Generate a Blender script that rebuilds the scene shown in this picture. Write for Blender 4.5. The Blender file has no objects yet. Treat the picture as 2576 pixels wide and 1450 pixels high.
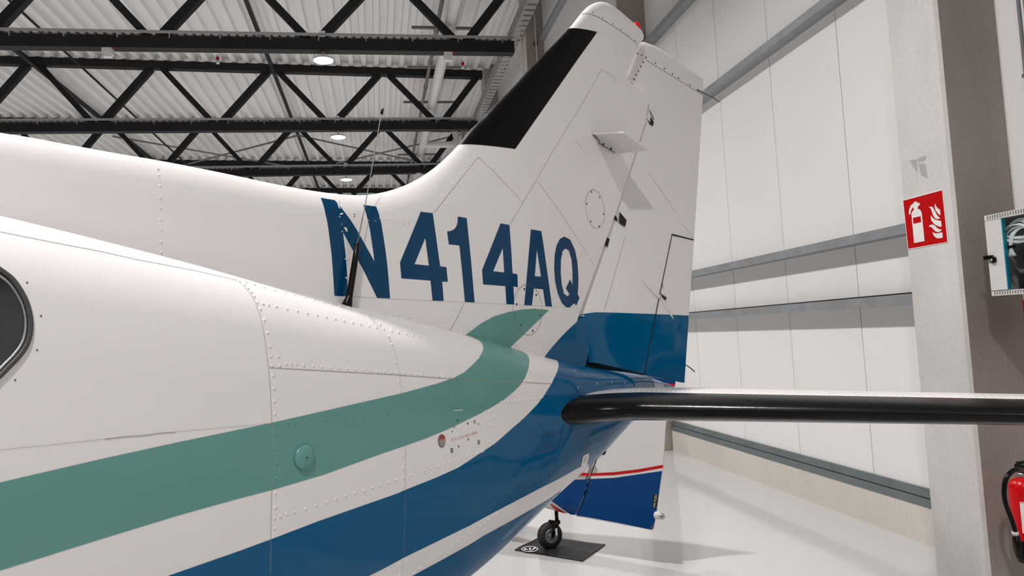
import bpy, math, random
import numpy as np
from mathutils import Vector, Matrix
from mathutils.geometry import delaunay_2d_cdt

random.seed(7)
SC = bpy.context.scene
COL = SC.collection
PI = math.pi

# ------------------------------------------------------------------ camera, world, exposure
F, W, H = 1862.6, 2576, 1450                  # focal length in pixels of the 2576 x 1450 frame
YAW, PITCH, ROLL = 0.18310962, 0.06066233, -0.05708151
CAM = np.array([0.0, 0.0, 1.625])             # world: X towards the side wall, Y along it, Z up
def cam_axes():
    cy, sy = math.cos(YAW), math.sin(YAW)
    fw = np.array([sy*math.cos(PITCH), cy*math.cos(PITCH), math.sin(PITCH)])
    r0 = np.array([cy, -sy, 0.0]); u0 = np.cross(r0, fw)
    return r0*math.cos(ROLL)+u0*math.sin(ROLL), -r0*math.sin(ROLL)+u0*math.cos(ROLL), fw
RX, UP, FW = cam_axes()
cam = bpy.data.cameras.new('camera'); cam.sensor_width = 36.0; cam.lens = 36.0*F/W
cam.clip_start = 0.05; cam.clip_end = 200
co = bpy.data.objects.new('camera', cam); COL.objects.link(co)
M = Matrix.Identity(4)
for i, a in enumerate((RX, UP, -FW)):
    for j in range(3): M[j][i] = a[j]
M.translation = Vector(CAM)
co.matrix_world = M
SC.camera = co
SC.view_settings.view_transform = 'Standard'
SC.view_settings.look = 'None'
SC.view_settings.gamma = 1
SC.view_settings.use_curve_mapping = False
SC.view_settings.exposure = 0.0
wd = bpy.data.worlds.new('hangar_air'); SC.world = wd; wd.use_nodes = True
wd.node_tree.nodes['Background'].inputs[0].default_value = (0.8, 0.8, 0.82, 1)
wd.node_tree.nodes['Background'].inputs[1].default_value = 0.02
LAMP_POWER = 254.0
LAMP_COLOR = (1.0, 0.978, 0.965)
LAMP_ROWS = (-0.81, -14.0)

# ------------------------------------------------------------------ measuring helpers
def ray(x, y):
    d = FW*F + RX*(x-W/2) - UP*(y-H/2)
    return d/np.linalg.norm(d)
def on_x(x, y, X): d = ray(x, y); return CAM + d*(X/d[0])
def on_y(x, y, Y): d = ray(x, y); return CAM + d*(Y/d[1])
def on_z(x, y, z): d = ray(x, y); return CAM + d*((z-CAM[2])/d[2])
def zz(pts, ox, oy, s): return [(ox+a/s, oy+b/s) for a, b in pts]   # points read off an enlargement

# ------------------------------------------------------------------ materials
def pmat(name, color, rough=0.5, metal=0.0, coat=0.0, noise=None, bump=None, spec=0.5, emit=None, alpha=None, trans=0.0):
    m = bpy.data.materials.new(name); m.use_nodes = True
    nt = m.node_tree; b = nt.nodes['Principled BSDF']
    b.inputs['Base Color'].default_value = (*color, 1)
    b.inputs['Roughness'].default_value = rough
    b.inputs['Metallic'].default_value = metal
    b.inputs['Coat Weight'].default_value = coat
    b.inputs['Coat Roughness'].default_value = 0.05
    b.inputs['Specular IOR Level'].default_value = spec
    b.inputs['Transmission Weight'].default_value = trans
    if emit:
        b.inputs['Emission Color'].default_value = (*emit[0], 1); b.inputs['Emission Strength'].default_value = emit[1]
    tc = None
    def coords():
        nonlocal tc
        if tc is None: tc = nt.nodes.new('ShaderNodeTexCoord')
        return tc.outputs['Object']
    if noise:                                   # list of (scale, amount, detail, stretch)
        last = None
        for sc_, amt, det, st in noise:
            mp = nt.nodes.new('ShaderNodeMapping'); mp.inputs['Scale'].default_value = st
            nt.links.new(coords(), mp.inputs['Vector'])
            n = nt.nodes.new('ShaderNodeTexNoise'); n.inputs['Scale'].default_value = sc_; n.inputs['Detail'].default_value = det
            nt.links.new(mp.outputs[0], n.inputs['Vector'])
            mr = nt.nodes.new('ShaderNodeMapRange'); mr.inputs['From Min'].default_value = 0.3; mr.inputs['From Max'].default_value = 0.7
            mr.inputs['To Min'].default_value = 1-amt; mr.inputs['To Max'].default_value = 1+amt
            nt.links.new(n.outputs['Fac'], mr.inputs['Value'])
            mx = nt.nodes.new('ShaderNodeMix'); mx.data_type = 'RGBA'; mx.blend_type = 'MULTIPLY'; mx.inputs['Factor'].default_value = 1
            if last is None: mx.inputs['A'].default_value = (*color, 1)
            else: nt.links.new(last, mx.inputs['A'])
            nt.links.new(mr.outputs[0], mx.inputs['B'])
            last = mx.outputs['Result']
        nt.links.new(last, b.inputs['Base Color'])
    if bump:                                    # (scale, distance, detail)
        n = nt.nodes.new('ShaderNodeTexNoise'); n.inputs['Scale'].default_value = bump[0]; n.inputs['Detail'].default_value = bump[2]
        nt.links.new(coords(), n.inputs['Vector'])
        bp = nt.nodes.new('ShaderNodeBump'); bp.inputs['Strength'].default_value = 1.0; bp.inputs['Distance'].default_value = bump[1]
        nt.links.new(n.outputs['Fac'], bp.inputs['Height']); nt.links.new(bp.outputs[0], b.inputs['Normal'])
    return m
I3 = (1, 1, 1)
WAVE = (3.2, 0.010, 1.0)
MAT = {
 'white': pmat('white_paint', (0.745, 0.722, 0.714), 0.28, coat=0.10, spec=0.35, bump=(3.0, 0.004, 1)),
 'teal': pmat('teal_paint', (0.106, 0.280, 0.250), 0.22, spec=0.42, bump=WAVE),
 'blue': pmat('blue_paint', (0.0003, 0.090, 0.212), 0.06, spec=0.20, bump=WAVE),
 'navy': pmat('navy_vinyl', (0.0006, 0.045, 0.118), 0.16, spec=0.16, bump=WAVE),
 'boot': pmat('black_rubber', (0.005, 0.0043, 0.0043), 0.22, spec=0.16, bump=(40, 0.0004, 2)),
 'boot_fin': pmat('black_boot', (0.004, 0.0035, 0.0035), 0.42, spec=0.06, bump=(40, 0.0004, 2)),
 'black': pmat('black_matt', (0.008, 0.008, 0.008), 0.8),
 'seam': pmat('panel_gap', (0.16, 0.15, 0.145), 0.9),
 'joint': pmat('sheet_joint', (0.30, 0.29, 0.285), 0.9),
 'softseam': pmat('soft_panel_gap', (0.30, 0.285, 0.28), 0.9),
 'metal': pmat('bare_metal', (0.45, 0.44, 0.42), 0.35, metal=1.0),
 'darkmetal': pmat('dark_screw', (0.05, 0.05, 0.05), 0.5, metal=0.6),
 'wire': pmat('steel_wire', (0.30, 0.28, 0.26), 0.4, metal=0.8),
 'glass_dark': pmat('tinted_acrylic', (0.012, 0.012, 0.013), 0.06, coat=0.5),
 'gasket': pmat('window_gasket', (0.05, 0.05, 0.05), 0.45),
 'paleblue': pmat('worn_pale_blue', (0.10, 0.16, 0.30), 0.25, coat=0.4),
 'red': pmat('red_plastic', (0.58, 0.001, 0.004), 0.25, spec=0.3),
 'signred': pmat('sign_red', (0.47, 0.0, 0.001), 0.5, spec=0.15),
 'signwhite': pmat('sign_white', (0.80, 0.78, 0.75), 0.5),
 'fadedred': pmat('faded_red_print', (0.62, 0.30, 0.25), 0.6),
 'concrete': pmat('column_concrete', (0.60, 0.58, 0.56), 0.85, noise=[(1.1, 0.10, 6, I3), (3.0, 0.06, 4, (1, 1, .25)), (40, 0.05, 3, I3)], bump=(60, 0.0008, 4)),
 'shadedconcrete': pmat('shaded_brown_concrete', (0.34, 0.295, 0.26), 0.9, noise=[(0.9, 0.14, 6, I3), (3.0, 0.08, 4, (1, 1, .25)), (60, 0.06, 3, I3)], bump=(80, 0.001, 4)),
 'kicker': pmat('kicker_concrete', (0.60, 0.555, 0.51), 0.8, noise=[(1.5, 0.06, 5, I3), (30, 0.03, 3, I3)], bump=(60, 0.0006, 4)),
 'panel': pmat('wall_sheet_white', (0.80, 0.785, 0.775), 0.5, noise=[(0.6, 0.02, 2, I3)]),
 'galv': pmat('galvanised_steel', (0.29, 0.31, 0.325), 0.5, metal=0.25, noise=[(9, 0.10, 4, I3), (2, .05, 2, (1, .3, 1))]),
 'rail': pmat('sill_steel', (0.17, 0.195, 0.205), 0.45, metal=0.3, noise=[(6, 0.10, 4, I3)]),
 'steelblack': pmat('truss_paint', (0.011, 0.0115, 0.0125), 0.55, spec=0.3, noise=[(3, 0.15, 3, I3)]),
 'deck': pmat('roof_deck', (0.86, 0.85, 0.84), 0.55, noise=[(0.3, 0.03, 2, I3)]),
 'tray': pmat('tray_steel', (0.42, 0.42, 0.42), 0.45, metal=0.4),
 'duct': pmat('duct_white', (0.72, 0.71, 0.70), 0.5),
 'pipe': pmat('pipe_grey', (0.22, 0.21, 0.205), 0.5),
 'floor': pmat('floor_epoxy', (0.51, 0.50, 0.495), 0.10, coat=0.0, spec=0.5, noise=[(0.5, 0.025, 4, I3), (8, 0.012, 4, I3)], bump=(0.9, 0.004, 2)),
 'farwall': pmat('far_wall_sheet', (0.22, 0.215, 0.21), 0.6),
 'plastic': pmat('white_plastic', (0.75, 0.74, 0.73), 0.45),
 'cab': pmat('cabinet_grey', (0.62, 0.60, 0.585), 0.45),
 'cabin': pmat('cabinet_inside', (0.055, 0.058, 0.06), 0.5),
 'teal_edge': pmat('teal_edge', (0.004, 0.20, 0.29), 0.3),
 'cable': pmat('white_cable', (0.80, 0.80, 0.80), 0.5),
 'rubber': pmat('tyre_rubber', (0.014, 0.014, 0.014), 0.7),
 'hub': pmat('grey_hub', (0.20, 0.21, 0.22), 0.4, metal=0.4),
 'pad': pmat('black_pad', (0.012, 0.011, 0.011), 0.55, noise=[(6, .2, 3, I3)]),
 'blue2': pmat('royal_blue_paint', (0.0002, 0.050, 0.200), 0.15, spec=0.16, bump=(2.0, 0.006, 1)),
 'lamp': pmat('lamp_diffuser', (1, 1, 1), 0.5, emit=((1, 0.97, 0.94), 12.0)),
 'print': pmat('grey_print', (0.30, 0.30, 0.30), 0.6),
 'rust': pmat('scuffed_brown', (0.16, 0.09, 0.07), 0.7, noise=[(60, .4, 3, I3)]),
}
def glass_mat(name, tint):
    m = bpy.data.materials.new(name); m.use_nodes = True; nt = m.node_tree
    out = nt.nodes['Material Output']; nt.nodes.remove(nt.nodes['Principled BSDF'])
    tr = nt.nodes.new('ShaderNodeBsdfTransparent'); tr.inputs[0].default_value = (*tint, 1)
    gl = nt.nodes.new('ShaderNodeBsdfGlossy'); gl.inputs['Roughness'].default_value = 0.03
    mx = nt.nodes.new('ShaderNodeMixShader')
    mx.inputs[0].default_value = 0.05
    nt.links.new(tr.outputs[0], mx.inputs[1]); nt.links.new(gl.outputs[0], mx.inputs[2])
    nt.links.new(mx.outputs[0], out.inputs[0]); return m
MAT['pane'] = glass_mat('clear_pane', (0.93, 0.955, 0.95))

# ------------------------------------------------------------------ object helpers
def tag(o, label=None, cat=None, group=None, kind=None):
    if label: o['label'] = label
    if cat: o['category'] = cat
    if group: o['group'] = group
    if kind: o['kind'] = kind
    return o
def empty(name, loc=(0, 0, 0), rz=0.0, label=None, cat=None, group=None):
    o = bpy.data.objects.new(name, None); COL.objects.link(o); o.location = loc; o.rotation_euler = (0, 0, rz)
    o.empty_display_size = 0.1
    return tag(o, label, cat, group)
def obj(name, V, Fc, mat, parent=None, smooth=False, normals=None, **kw):
    me = bpy.data.meshes.new(name)
    me.from_pydata([tuple(v) for v in V], [], [tuple(f) for f in Fc])
    if isinstance(mat, str): mat = MAT[mat]
    me.materials.append(mat)
    if smooth:
        me.polygons.foreach_set('use_smooth', [True]*len(me.polygons))
    me.update()
    if normals is not None:
        me.normals_split_custom_set_from_vertices([tuple(n) for n in normals])
    o = bpy.data.objects.new(name, me); COL.objects.link(o)
    if parent is not None: o.parent = parent
    return tag(o, **kw)
class MB:
    def __init__(s): s.V = []; s.F = []
    def add(s, V, Fc):
        n = len(s.V); s.V += [tuple(map(float, v)) for v in V]; s.F += [tuple(n+i for i in f) for f in Fc]; return s
    def box(s, x0, x1, y0, y1, z0, z1):
        V = [(x, y, z) for x in (x0, x1) for y in (y0, y1) for z in (z0, z1)]
        return s.add(V, [(0, 1, 3, 2), (4, 6, 7, 5), (0, 4, 5, 1), (2, 3, 7, 6), (0, 2, 6, 4), (1, 5, 7, 3)])
    def bar(s, p, q, w, h, up=(0, 0, 1)):
        p = np.array(p, float); q = np.array(q, float); d = q-p; d /= np.linalg.norm(d)
        up = np.array(up, float); a = np.cross(d, up); a /= np.linalg.norm(a); b = np.cross(a, d)
        V = [e + a*i*w/2 + b*j*h/2 for e in (p, q) for i, j in ((-1, -1), (1, -1), (1, 1), (-1, 1))]
        return s.add(V, [(0, 1, 2, 3), (7, 6, 5, 4)] + [(i, i+4, (i+1) % 4+4, (i+1) % 4) for i in range(4)])
    def tube(s, pts, r, n=10, cap=True):
        pts = np.array(pts, float); m = len(pts); r = np.broadcast_to(np.array(r, float), (m,))
        T = np.gradient(pts, axis=0); T /= np.linalg.norm(T, axis=1)[:, None]
        a = np.cross(T[0], (0, 0, 1.0));
        if np.linalg.norm(a) < 1e-3: a = np.cross(T[0], (1.0, 0, 0))
        a /= np.linalg.norm(a); V = []
        for i in range(m):
            a = a - T[i]*(a@T[i]); a /= np.linalg.norm(a); b = np.cross(T[i], a)
            for k in range(n):
                th = 2*PI*k/n; V.append(pts[i]+r[i]*(a*math.cos(th)+b*math.sin(th)))
        Fc = [(i*n+k, i*n+(k+1) % n, (i+1)*n+(k+1) % n, (i+1)*n+k) for i in range(m-1) for k in range(n)]
        if cap: Fc += [tuple(range(n))[::-1], tuple((m-1)*n+k for k in range(n))]
        return s.add(V, Fc)
    def lathe(s, prof, center=(0, 0, 0), axis=(0, 0, 1), n=24):   # prof: (radius, height) pairs
        ax = np.array(axis, float); ax /= np.linalg.norm(ax)
        a = np.cross(ax, (0, 0, 1.0)) if abs(ax[2]) < .9 else np.cross(ax, (0, 1.0, 0)); a /= np.linalg.norm(a); b = np.cross(ax, a)
        c = np.array(center, float)
        V = [c+ax*h+r*(a*math.cos(2*PI*k/n)+b*math.sin(2*PI*k/n)) for r, h in prof for k in range(n)]
        m = len(prof)
        Fc = [(i*n+k, i*n+(k+1) % n, (i+1)*n+(k+1) % n, (i+1)*n+k) for i in range(m-1) for k in range(n)]
        Fc += [tuple(range(n))[::-1], tuple((m-1)*n+k for k in range(n))]
        return s.add(V, Fc)
    def build(s, name, mat, parent=None, smooth=False, **kw): return obj(name, s.V, s.F, mat, parent, smooth, **kw)
def auto_smooth(o, deg=35):
    me = o.data
    me.polygons.foreach_set('use_smooth', [True]*len(me.polygons))
    try: me.set_sharp_from_angle(angle=math.radians(deg))
    except Exception: pass
    return o
def copy_tree(o, parent=None):
    c = o.copy(); COL.objects.link(c)
    if parent is not None: c.parent = parent
    for ch in list(o.children): copy_tree(ch, c)
    return c

# ================================================================== SETTING
WX = 3.70                                      # side wall
XL, YB, YF = -27.0, -17.0, 42.0
def roof_z(x): return 9.27 - 0.0224*x
MB().add([(XL, YB, 0), (WX, YB, 0), (WX, YF, 0), (XL, YF, 0)], [(0, 1, 2, 3)]).build('floor', 'floor', kind='structure')
# corrugated roof deck: ribs run along Y
pitch = 0.345; prof = []
x = XL
while x < WX+.2:
    z = roof_z(x)
    prof += [(x, z), (x+.125, z), (x+.15, z+.14), (x+.305, z+.14)]
    x += pitch
    prof[-1] = (x-.025, z+.14)
V = []; Fc = []
for i, (px_, pz_) in enumerate(prof): V += [(px_, YB, pz_), (px_, YF, pz_)]
for i in range(len(prof)-1): Fc.append((2*i, 2*i+1, 2*i+3, 2*i+2))
obj('ceiling', V, Fc, 'deck', kind='structure')
# side wall: a backing plus vertical sheets with open joints
wr = MB().box(WX+.03, WX+.10, YB, YF, 0, 9.4).build('wall_right', 'joint', kind='structure')
sheet = None
for k in range(-17, 36):
    y0 = 5.183 + 1.0095*(k-0)
    if y0 < YB or y0 > YF-1: continue
    if sheet is None:
        sheet = MB().box(WX, WX+.04, .004, 1.0055, 0.36, 9.35).build('sheet_panel', 'panel', wr)
        sheet.location = (0, y0, 0)
    else:
        c = sheet.copy(); COL.objects.link(c); c.parent = wr; c.location = (0, y0, 0)
for nm, b in (('wall_left', (XL-.1, XL, YB, YF)), ('wall_back', (XL, WX+.1, YB-.1, YB)), ('wall_far', (XL, WX+.1, YF, YF+.1))):
    MB().box(b[0], b[1], b[2], b[3], 0, 10.0).build(nm, 'farwall', kind='structure')
# concrete kicker and steel sill along the wall foot
COLY = [(3.70, 4.12), (9.13, 9.55), (14.72, 15.14), (20.43, 20.85), (25.95, 26.37), (31.55, 31.97), (37.15, 37.57)]
bays = [(-1.4, 3.69), (4.13, 9.12), (9.56, 14.71), (15.15, 20.42)]
for i, (a, b) in enumerate(bays):
    MB().box(WX-.03, WX+.03, a, b, 0, .265).build('baseboard_right', 'kicker', kind='structure')
names = ['in the bay behind the cabinet', 'in the bay right of the tail fin', 'in the far bay left of the tail fin', 'in the bay behind the roof trusses']
for i in (1,):
    a, b = bays[i]
    s = empty('wall_sill', (WX, (a+b)/2, .265), label='dark grey steel sill channel on the concrete kerb at the wall foot', cat='sill')
    MB().box(-.035, .02, a-(a+b)/2, b-(a+b)/2, 0, .055).build('lower_flange', 'rail', s)
    MB().box(-.022, .02, a-(a+b)/2, b-(a+b)/2, .062, .125).build('upper_flange', 'rail', s)
    MB().box(-.010, .02, a-(a+b)/2, b-(a+b)/2, .055, .062).build('groove', 'black', s)
    bb = MB(); bb.lathe([(.012, 0), (.012, .008)], (-.024, 4.35-(a+b)/2, .055), (0, 0, 1), 10).build('bolt', 'metal', s)
def wall_rail(a, b, z, label, low=False):
    """cold formed C girt: upright web, top and bottom flange, lip"""
    d = .125; h = .07
    o = empty('wall_rail', (WX, (a+b)/2, z), label=label, cat='wall rail', group='steel rails across the wall sheets')
    y0, y1 = a-(a+b)/2, b-(a+b)/2
    MB().box(-d, -d+.006, y0, y1, 0, h).build('web', 'galv', o)
    MB().box(-d+.006, 0, y0, y1, 0, .006).build('bottom_flange', 'galv', o)
    MB().box(-d+.006, 0, y0, y1, h-.006, h).build('top_flange', 'galv', o)
    if low: MB().box(-d+.01, 0, y0, y1, h, h+.010).build('top_strip', 'black', o)  # thin black strip along the top of the rail
    for yy in (y0+.05, y1-.05): MB().box(-d+.006, 0, yy-.03, yy+.03, .006, h-.006).build('end_cleat', 'galv', o)
a, b = bays[1]
wall_rail(a, b, 1.668, 'lowest grey steel wall rail above the tailplane, with a black line on top', True)
wall_rail(a, b, 2.150, 'grey steel wall rail second up from the tailplane, meeting the fire sign column')
wall_rail(a, b, 4.050, 'grey steel wall rail meeting the fin at the static wick, sloping up at top right')
wall_rail(a, b, 5.245, 'grey steel wall rail touching the tip of the fin behind the red beacon')
wall_rail(a, b, 6.45, 'grey steel wall rail of the fin bay, topmost and above the picture edge')
a, b = bays[2]
wall_rail(a, b, 5.245, 'grey steel wall rail left of the fin tip, lowest of those in the far bay')
wall_rail(a, b, 6.45, 'grey steel wall rail left of the fin tip, middle one of the far bay')
wall_rail(a, b, 7.65, 'grey steel wall rail left of the fin tip, upper one of the far bay')

# concrete columns
def column(i, label, seen):
    y0, y1 = COLY[i]
    o = empty('concrete_column', (3.5, (y0+y1)/2, 0), label=label, cat='column', group=None if seen else 'far concrete columns')
    x0, x1, w = -.20, .235, (y1-y0)/2; c = .016
    P = [(x0, -w+c), (x0+c, -w), (x1, -w), (x1, w), (x0+c, w), (x0, w-c)]
    n = len(P)
    V = [(p[0], p[1], z) for z in (0, 9.2) for p in P]
    obj('shaft', V, [tuple(range(n))[::-1], tuple(range(n, 2*n))] + [(k, (k+1) % n, n+(k+1) % n, n+k) for k in range(n)], 'concrete', o)
    obj('shaded_face', [(x_, -w-.0006, z) for z in (0.001, 9.19) for x_ in (x0+c+.001, x1-.001)], [(0, 1, 3, 2)], 'shadedconcrete', o, label='brownish cast face, darkened for its shade')  # brown concrete tone, deepened to carry the shade of this side
    return o
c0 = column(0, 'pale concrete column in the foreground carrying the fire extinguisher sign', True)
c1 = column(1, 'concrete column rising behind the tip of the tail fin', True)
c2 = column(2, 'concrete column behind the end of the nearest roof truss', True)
MB().lathe([(.06, 0), (.06, .004)], (0.02, -.2135, 7.62), (0, -1, 0), 16).build('cast_hole', 'rust', c2)
MB().tube([(-.19, -.222, 8.25), (.02, -.222, 8.25), (.03, -.222, 8.2), (.03, -.222, 7.0)], .012, 8).build('conduit', 'duct', c2)
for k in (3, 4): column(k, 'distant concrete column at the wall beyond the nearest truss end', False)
# hairline and stains on the near column
stain = pmat('concrete_stain', (0.40, 0.385, 0.36), 0.9)
def on_col_face(pts, X=3.2992): return [on_x(px_, py_, X) for px_, py_ in pts]
off = np.array([3.5, (COLY[0][0]+COLY[0][1])/2, 0])
for L_ in ([(2288, 404), (2306, 401), (2308, 436), (2298, 421)], [(2308, 399), (2331, 391), (2326, 404), (2310, 409)], [(2310, 413), (2327, 411), (2333, 449), (2317, 441)]):
    obj('stain', [p-off for p in on_col_face(L_)], [(0, 1, 2, 3)], stain, c0)

# ================================================================== ROOF STEEL
NODES_T = [0.53-2.98*k for k in range(0, 9)]   # top nodes
NODES_B = [2.00-2.98*k for k in range(0, 10)]  # bottom nodes
def truss(y, label, group=None):
    o = empty('roof_truss', (0, y, 7.59), label=label, cat='roof truss', group=group)
    z0 = 7.59
    MB().box(-26.5, 3.09, -.115, .115, -.12, .12).build('bottom_chord', 'steelblack', o)
    zt = lambda x: 9.15-.0224*x-z0
    MB().bar((-26.5, 0, zt(-26.5)), (3.32, 0, zt(3.32)), .22, .20).build('top_chord', 'steelblack', o)
    br = None
    tops = NODES_T; bots = NODES_B
    for k, xb in enumerate(bots):
        for xt, wdt in ((xb+1.47 if k else 3.25, .17), (xb-1.47, .14)):
            if xt < -26.4: continue
            xs = xb+.09*np.sign(xt-xb); xe = xt-.12*np.sign(xt-xb)
            br = MB().bar((xs, 0, .1), (xe, 0, zt(xt)-.08), wdt, wdt, (0, 1, 0)); br.build('diagonal', 'steelblack', o)
    # cable tray riding on the bottom chord
    tr = MB(); tr.box(-26.4, 3.05, -.115, -.105, .165, .225); tr.box(-26.4, 3.05, .06, .07, .165, .225)
    xx = -26.3
    while xx < 3.0: tr.box(xx, xx+.06, -.105, .06, .165, .172); xx += .16
    tr.build('cable_tray', 'tray', o)
    hk = MB(); xx = -26.0
    while xx < 3.0: hk.box(xx, xx+.02, -.124, -.105, .07, .165); xx += .93
    hk.build('tray_hook', 'tray', o, kind='stuff')
    return o
TR_Y = [14.94, 20.65, 26.15, 31.75, 37.35, 9.34, 3.74, -1.86, -7.46]
TL = ['black steel roof truss nearest the camera, bottom chord across the top with the first lamp',
      'black steel roof truss second from the camera, carrying the middle lamp',
      'black steel roof truss, third from the camera, just above the aircraft spine',
      'black steel roof truss, fourth from the camera, mostly hidden by the aircraft spine',
      'black steel roof truss, farthest one glimpsed over the aircraft spine']
t0 = truss(TR_Y[0], TL[0])
for k in range(1, len(TR_Y)):
    c = copy_tree(t0); c.location = (0, TR_Y[k], 7.59)
    c['label'] = TL[k] if k < 5 else 'black steel roof truss overhead outside the picture'
    if k >= 5: c['group'] = 'roof trusses outside the picture'
# longitudinal struts and thin rods between trusses
def along(name, pts, r, mat, label, cat, group=None, sq=False):
    pts = np.array(pts, float); c = pts.mean(0); mb = MB()
    if sq: mb.bar(pts[0]-c, pts[-1]-c, r, r)
    else: mb.tube(pts-c, r, 12)
    o = mb.build(name, mat, None, not sq, label=label, cat=cat, group=group); o.location = c; return o
along('roof_strut', [(-2.455, 3, 9.12), (-2.455, 41, 9.12)], .085, 'steelblack', 'slim black strut along the roof crossing the trusses above the middle', 'strut', sq=True)
along('roof_strut', [(-8.40, 3, 9.25), (-8.40, 41, 9.25)], .10, 'steelblack', 'slim black strut along the roof crossing the trusses at far left', 'strut', sq=True)
along('roof_rod', [(-6.70, 3, 8.6), (-6.70, 41, 8.6)], .028, 'steelblack', 'thin dark rod crossing the trusses diagonally at upper left', 'rod')
# wind bracing rods (two crossing pairs) under the deck in the third bay
wb = empty('wind_bracing', (0, 28.95, 8.9), label='thin crossed wind bracing wires under the roof beyond the second truss', cat='bracing')
for (xa, xb) in ((-8.4, -2.46), (-2.46, 3.3)):
    for s1, s2 in ((0, 1), (1, 0)):
        ya, yb = (26.3, 31.6)[s1]-28.95, (26.3, 31.6)[s2]-28.95
        MB().bar((xa, ya, .05), (xb, yb, .02), .03, .03).build('tie_rod', 'pipe', wb)
        MB().bar((xa, ya+.1, .05), (xb, yb+.1, .02), .03, .03).build('tie_rod', 'pipe', wb)
# white duct with an elbow, and grey sprinkler pipe with hangers
du = empty('white_duct', (1.82, 20, 8.2), label='white round duct running along the roof beside the grey pipe', cat='duct')
MB().tube([(0, -14, 0), (0, 18, 0)], .125, 20).build('pipe_run', 'duct', du, True)
MB().tube([(.05, 4.8, -.05), (1.0, 4.8, -.05), (1.12, 4.8, .0), (1.15, 4.85, .2), (1.0, 5.0, .9)], .11, 14).build('branch', 'duct', du, True)
sp = empty('sprinkler_pipe', (1.64, 20, 8.6), label='thin grey sprinkler pipe under the roof with cross hangers', cat='pipe')
MB().tube([(0, -14, 0), (0, 18, 0)], .045, 10).build('pipe_run', 'pipe', sp, True)
for yy in (-8.7, -3.4, -.9, 2.0, 4.7, 8.4, 11): MB().bar((-.55, yy, .12), (1.0, yy, .12), .06, .06).build('hanger', 'pipe', sp)
for yy in np.arange(-13, 18, 1.9): MB().tube([(0, yy-.06, 0), (0, yy+.06, 0)], .06, 10).build('coupling', 'pipe', sp, True)
# perforated tray along the wall
tr = empty('wall_cable_tray', (3.05, 20, 7.86), label='perforated grey cable tray running along the column heads', cat='cable tray')
tm = MB(); L0, L1 = -12.5, 14.0
MB().box(-.02, -.005, L0, L1, -.10, .16).build('side_rail', 'tray', tr); MB().box(.18, .19, L0, L1, -.10, .0).build('side_rail', 'tray', tr)
tm = MB(); yy = L0
while yy < L1: tm.box(-.005, .18, yy, yy+.16, -.10, -.09); yy += .24
tm.build('rung', 'tray', tr, kind='stuff')
tm = MB(); yy = L0
while yy < L1:
    for z_ in (-.03, .03, .09): tm.box(-.0235, -.02, yy, yy+.10, z_, z_+.022)
    yy += .34
tm.build('slot', 'pipe', tr, kind='stuff')

# lamps
def lamp(x, y):
    o = empty('high_bay_lamp', (x, y, 7.30), cat='lamp')
    MB().lathe([(.02, .06), (.10, .06), (.17, .045), (.205, .012), (.205, -.006)], n=32).build('housing', 'plastic', o, True)
    MB().lathe([(.192, -.006), (.192, -.014), (.10, -.02), (.005, -.022)], n=32).build('diffuser', 'lamp', o, True)
    MB().box(-.02, .02, -.02, .02, .06, .18).build('bracket', 'plastic', o)
    MB().box(-.06, .06, -.115, -.03, .44, .56).build('driver_box', 'plastic', o)
    ld = bpy.data.lights.new('lamp_glow', 'AREA'); ld.shape = 'DISK'; ld.size = .38; ld.energy = LAMP_POWER; ld.color = LAMP_COLOR; ld.spread = math.radians(135)
    lo = bpy.data.objects.new('lamp_glow', ld); COL.objects.link(lo); lo.parent = o; lo.location = (0, 0, -.03)
    return o
l0 = lamp(LAMP_ROWS[0], TR_Y[0])
l0['label'] = 'round glowing ceiling lamp on the nearest truss, largest of the three lamps'
ll = {1: 'round glowing ceiling lamp on the second truss, middle of the three lamps', 2: 'round glowing ceiling lamp on the third truss, smallest and lowest of the three'}
for r, X in enumerate(LAMP_ROWS):
    for k, Y in enumerate(TR_Y):
        if r == 0 and k == 0: continue
        c = copy_tree(l0); c.location = (X, Y, 7.30)
        if r == 0 and k in ll: c['label'] = ll[k]
        else: c['label'] = 'round ceiling lamp under a truss outside the picture'; c['group'] = 'ceiling lamps outside the picture'
# small things hung from the trusses
def unit(x, y, label):
    o = empty('emergency_light', (x, y-.02, 7.38), label=label, cat='emergency light')
    MB().box(-.085, .085, -.085, .085, -.03, .10).build('casing', 'plastic', o)
    MB().box(-.07, .07, -.07, .07, -.075, -.03).build('lens', 'duct', o)
    MB().lathe([(.02, 0), (.02, .03)], (.115, -.07, .085), (1, 0, 0), 8).build('indicator', 'red', o)
unit(-4.80, 14.94, 'white emergency light box under the nearest truss at upper left')
unit(1.70, 14.94, 'white emergency light box under the nearest truss beside the white duct')
unit(1.70, 26.15, 'small white emergency light box under the third truss beside the fin root')
def detector(x, y, z, label):
    o = empty('hanging_sensor', (x, y, z), label=label, cat='sensor')
    MB().lathe([(.04, .10), (.045, .115), (.035, .13)], n=12).build('cap', 'plastic', o, True)
    MB().lathe([(.032, .0), (.032, .10)], n=12).build('tube', 'red', o, True)
    MB().lathe([(.034, -.04), (.034, .03)], n=12).build('sleeve', 'plastic', o, True)
    MB().bar((0, 0, .13), (0, -.4, .17), .012, .012).build('arm', 'plastic', o)
detector(-2.91, 15.4, 7.42, 'small red and white hanging sensor left of the nearest lamp')
detector(2.06, 15.4, 7.36, 'small red and white hanging sensor near the truss end at the column')

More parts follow.
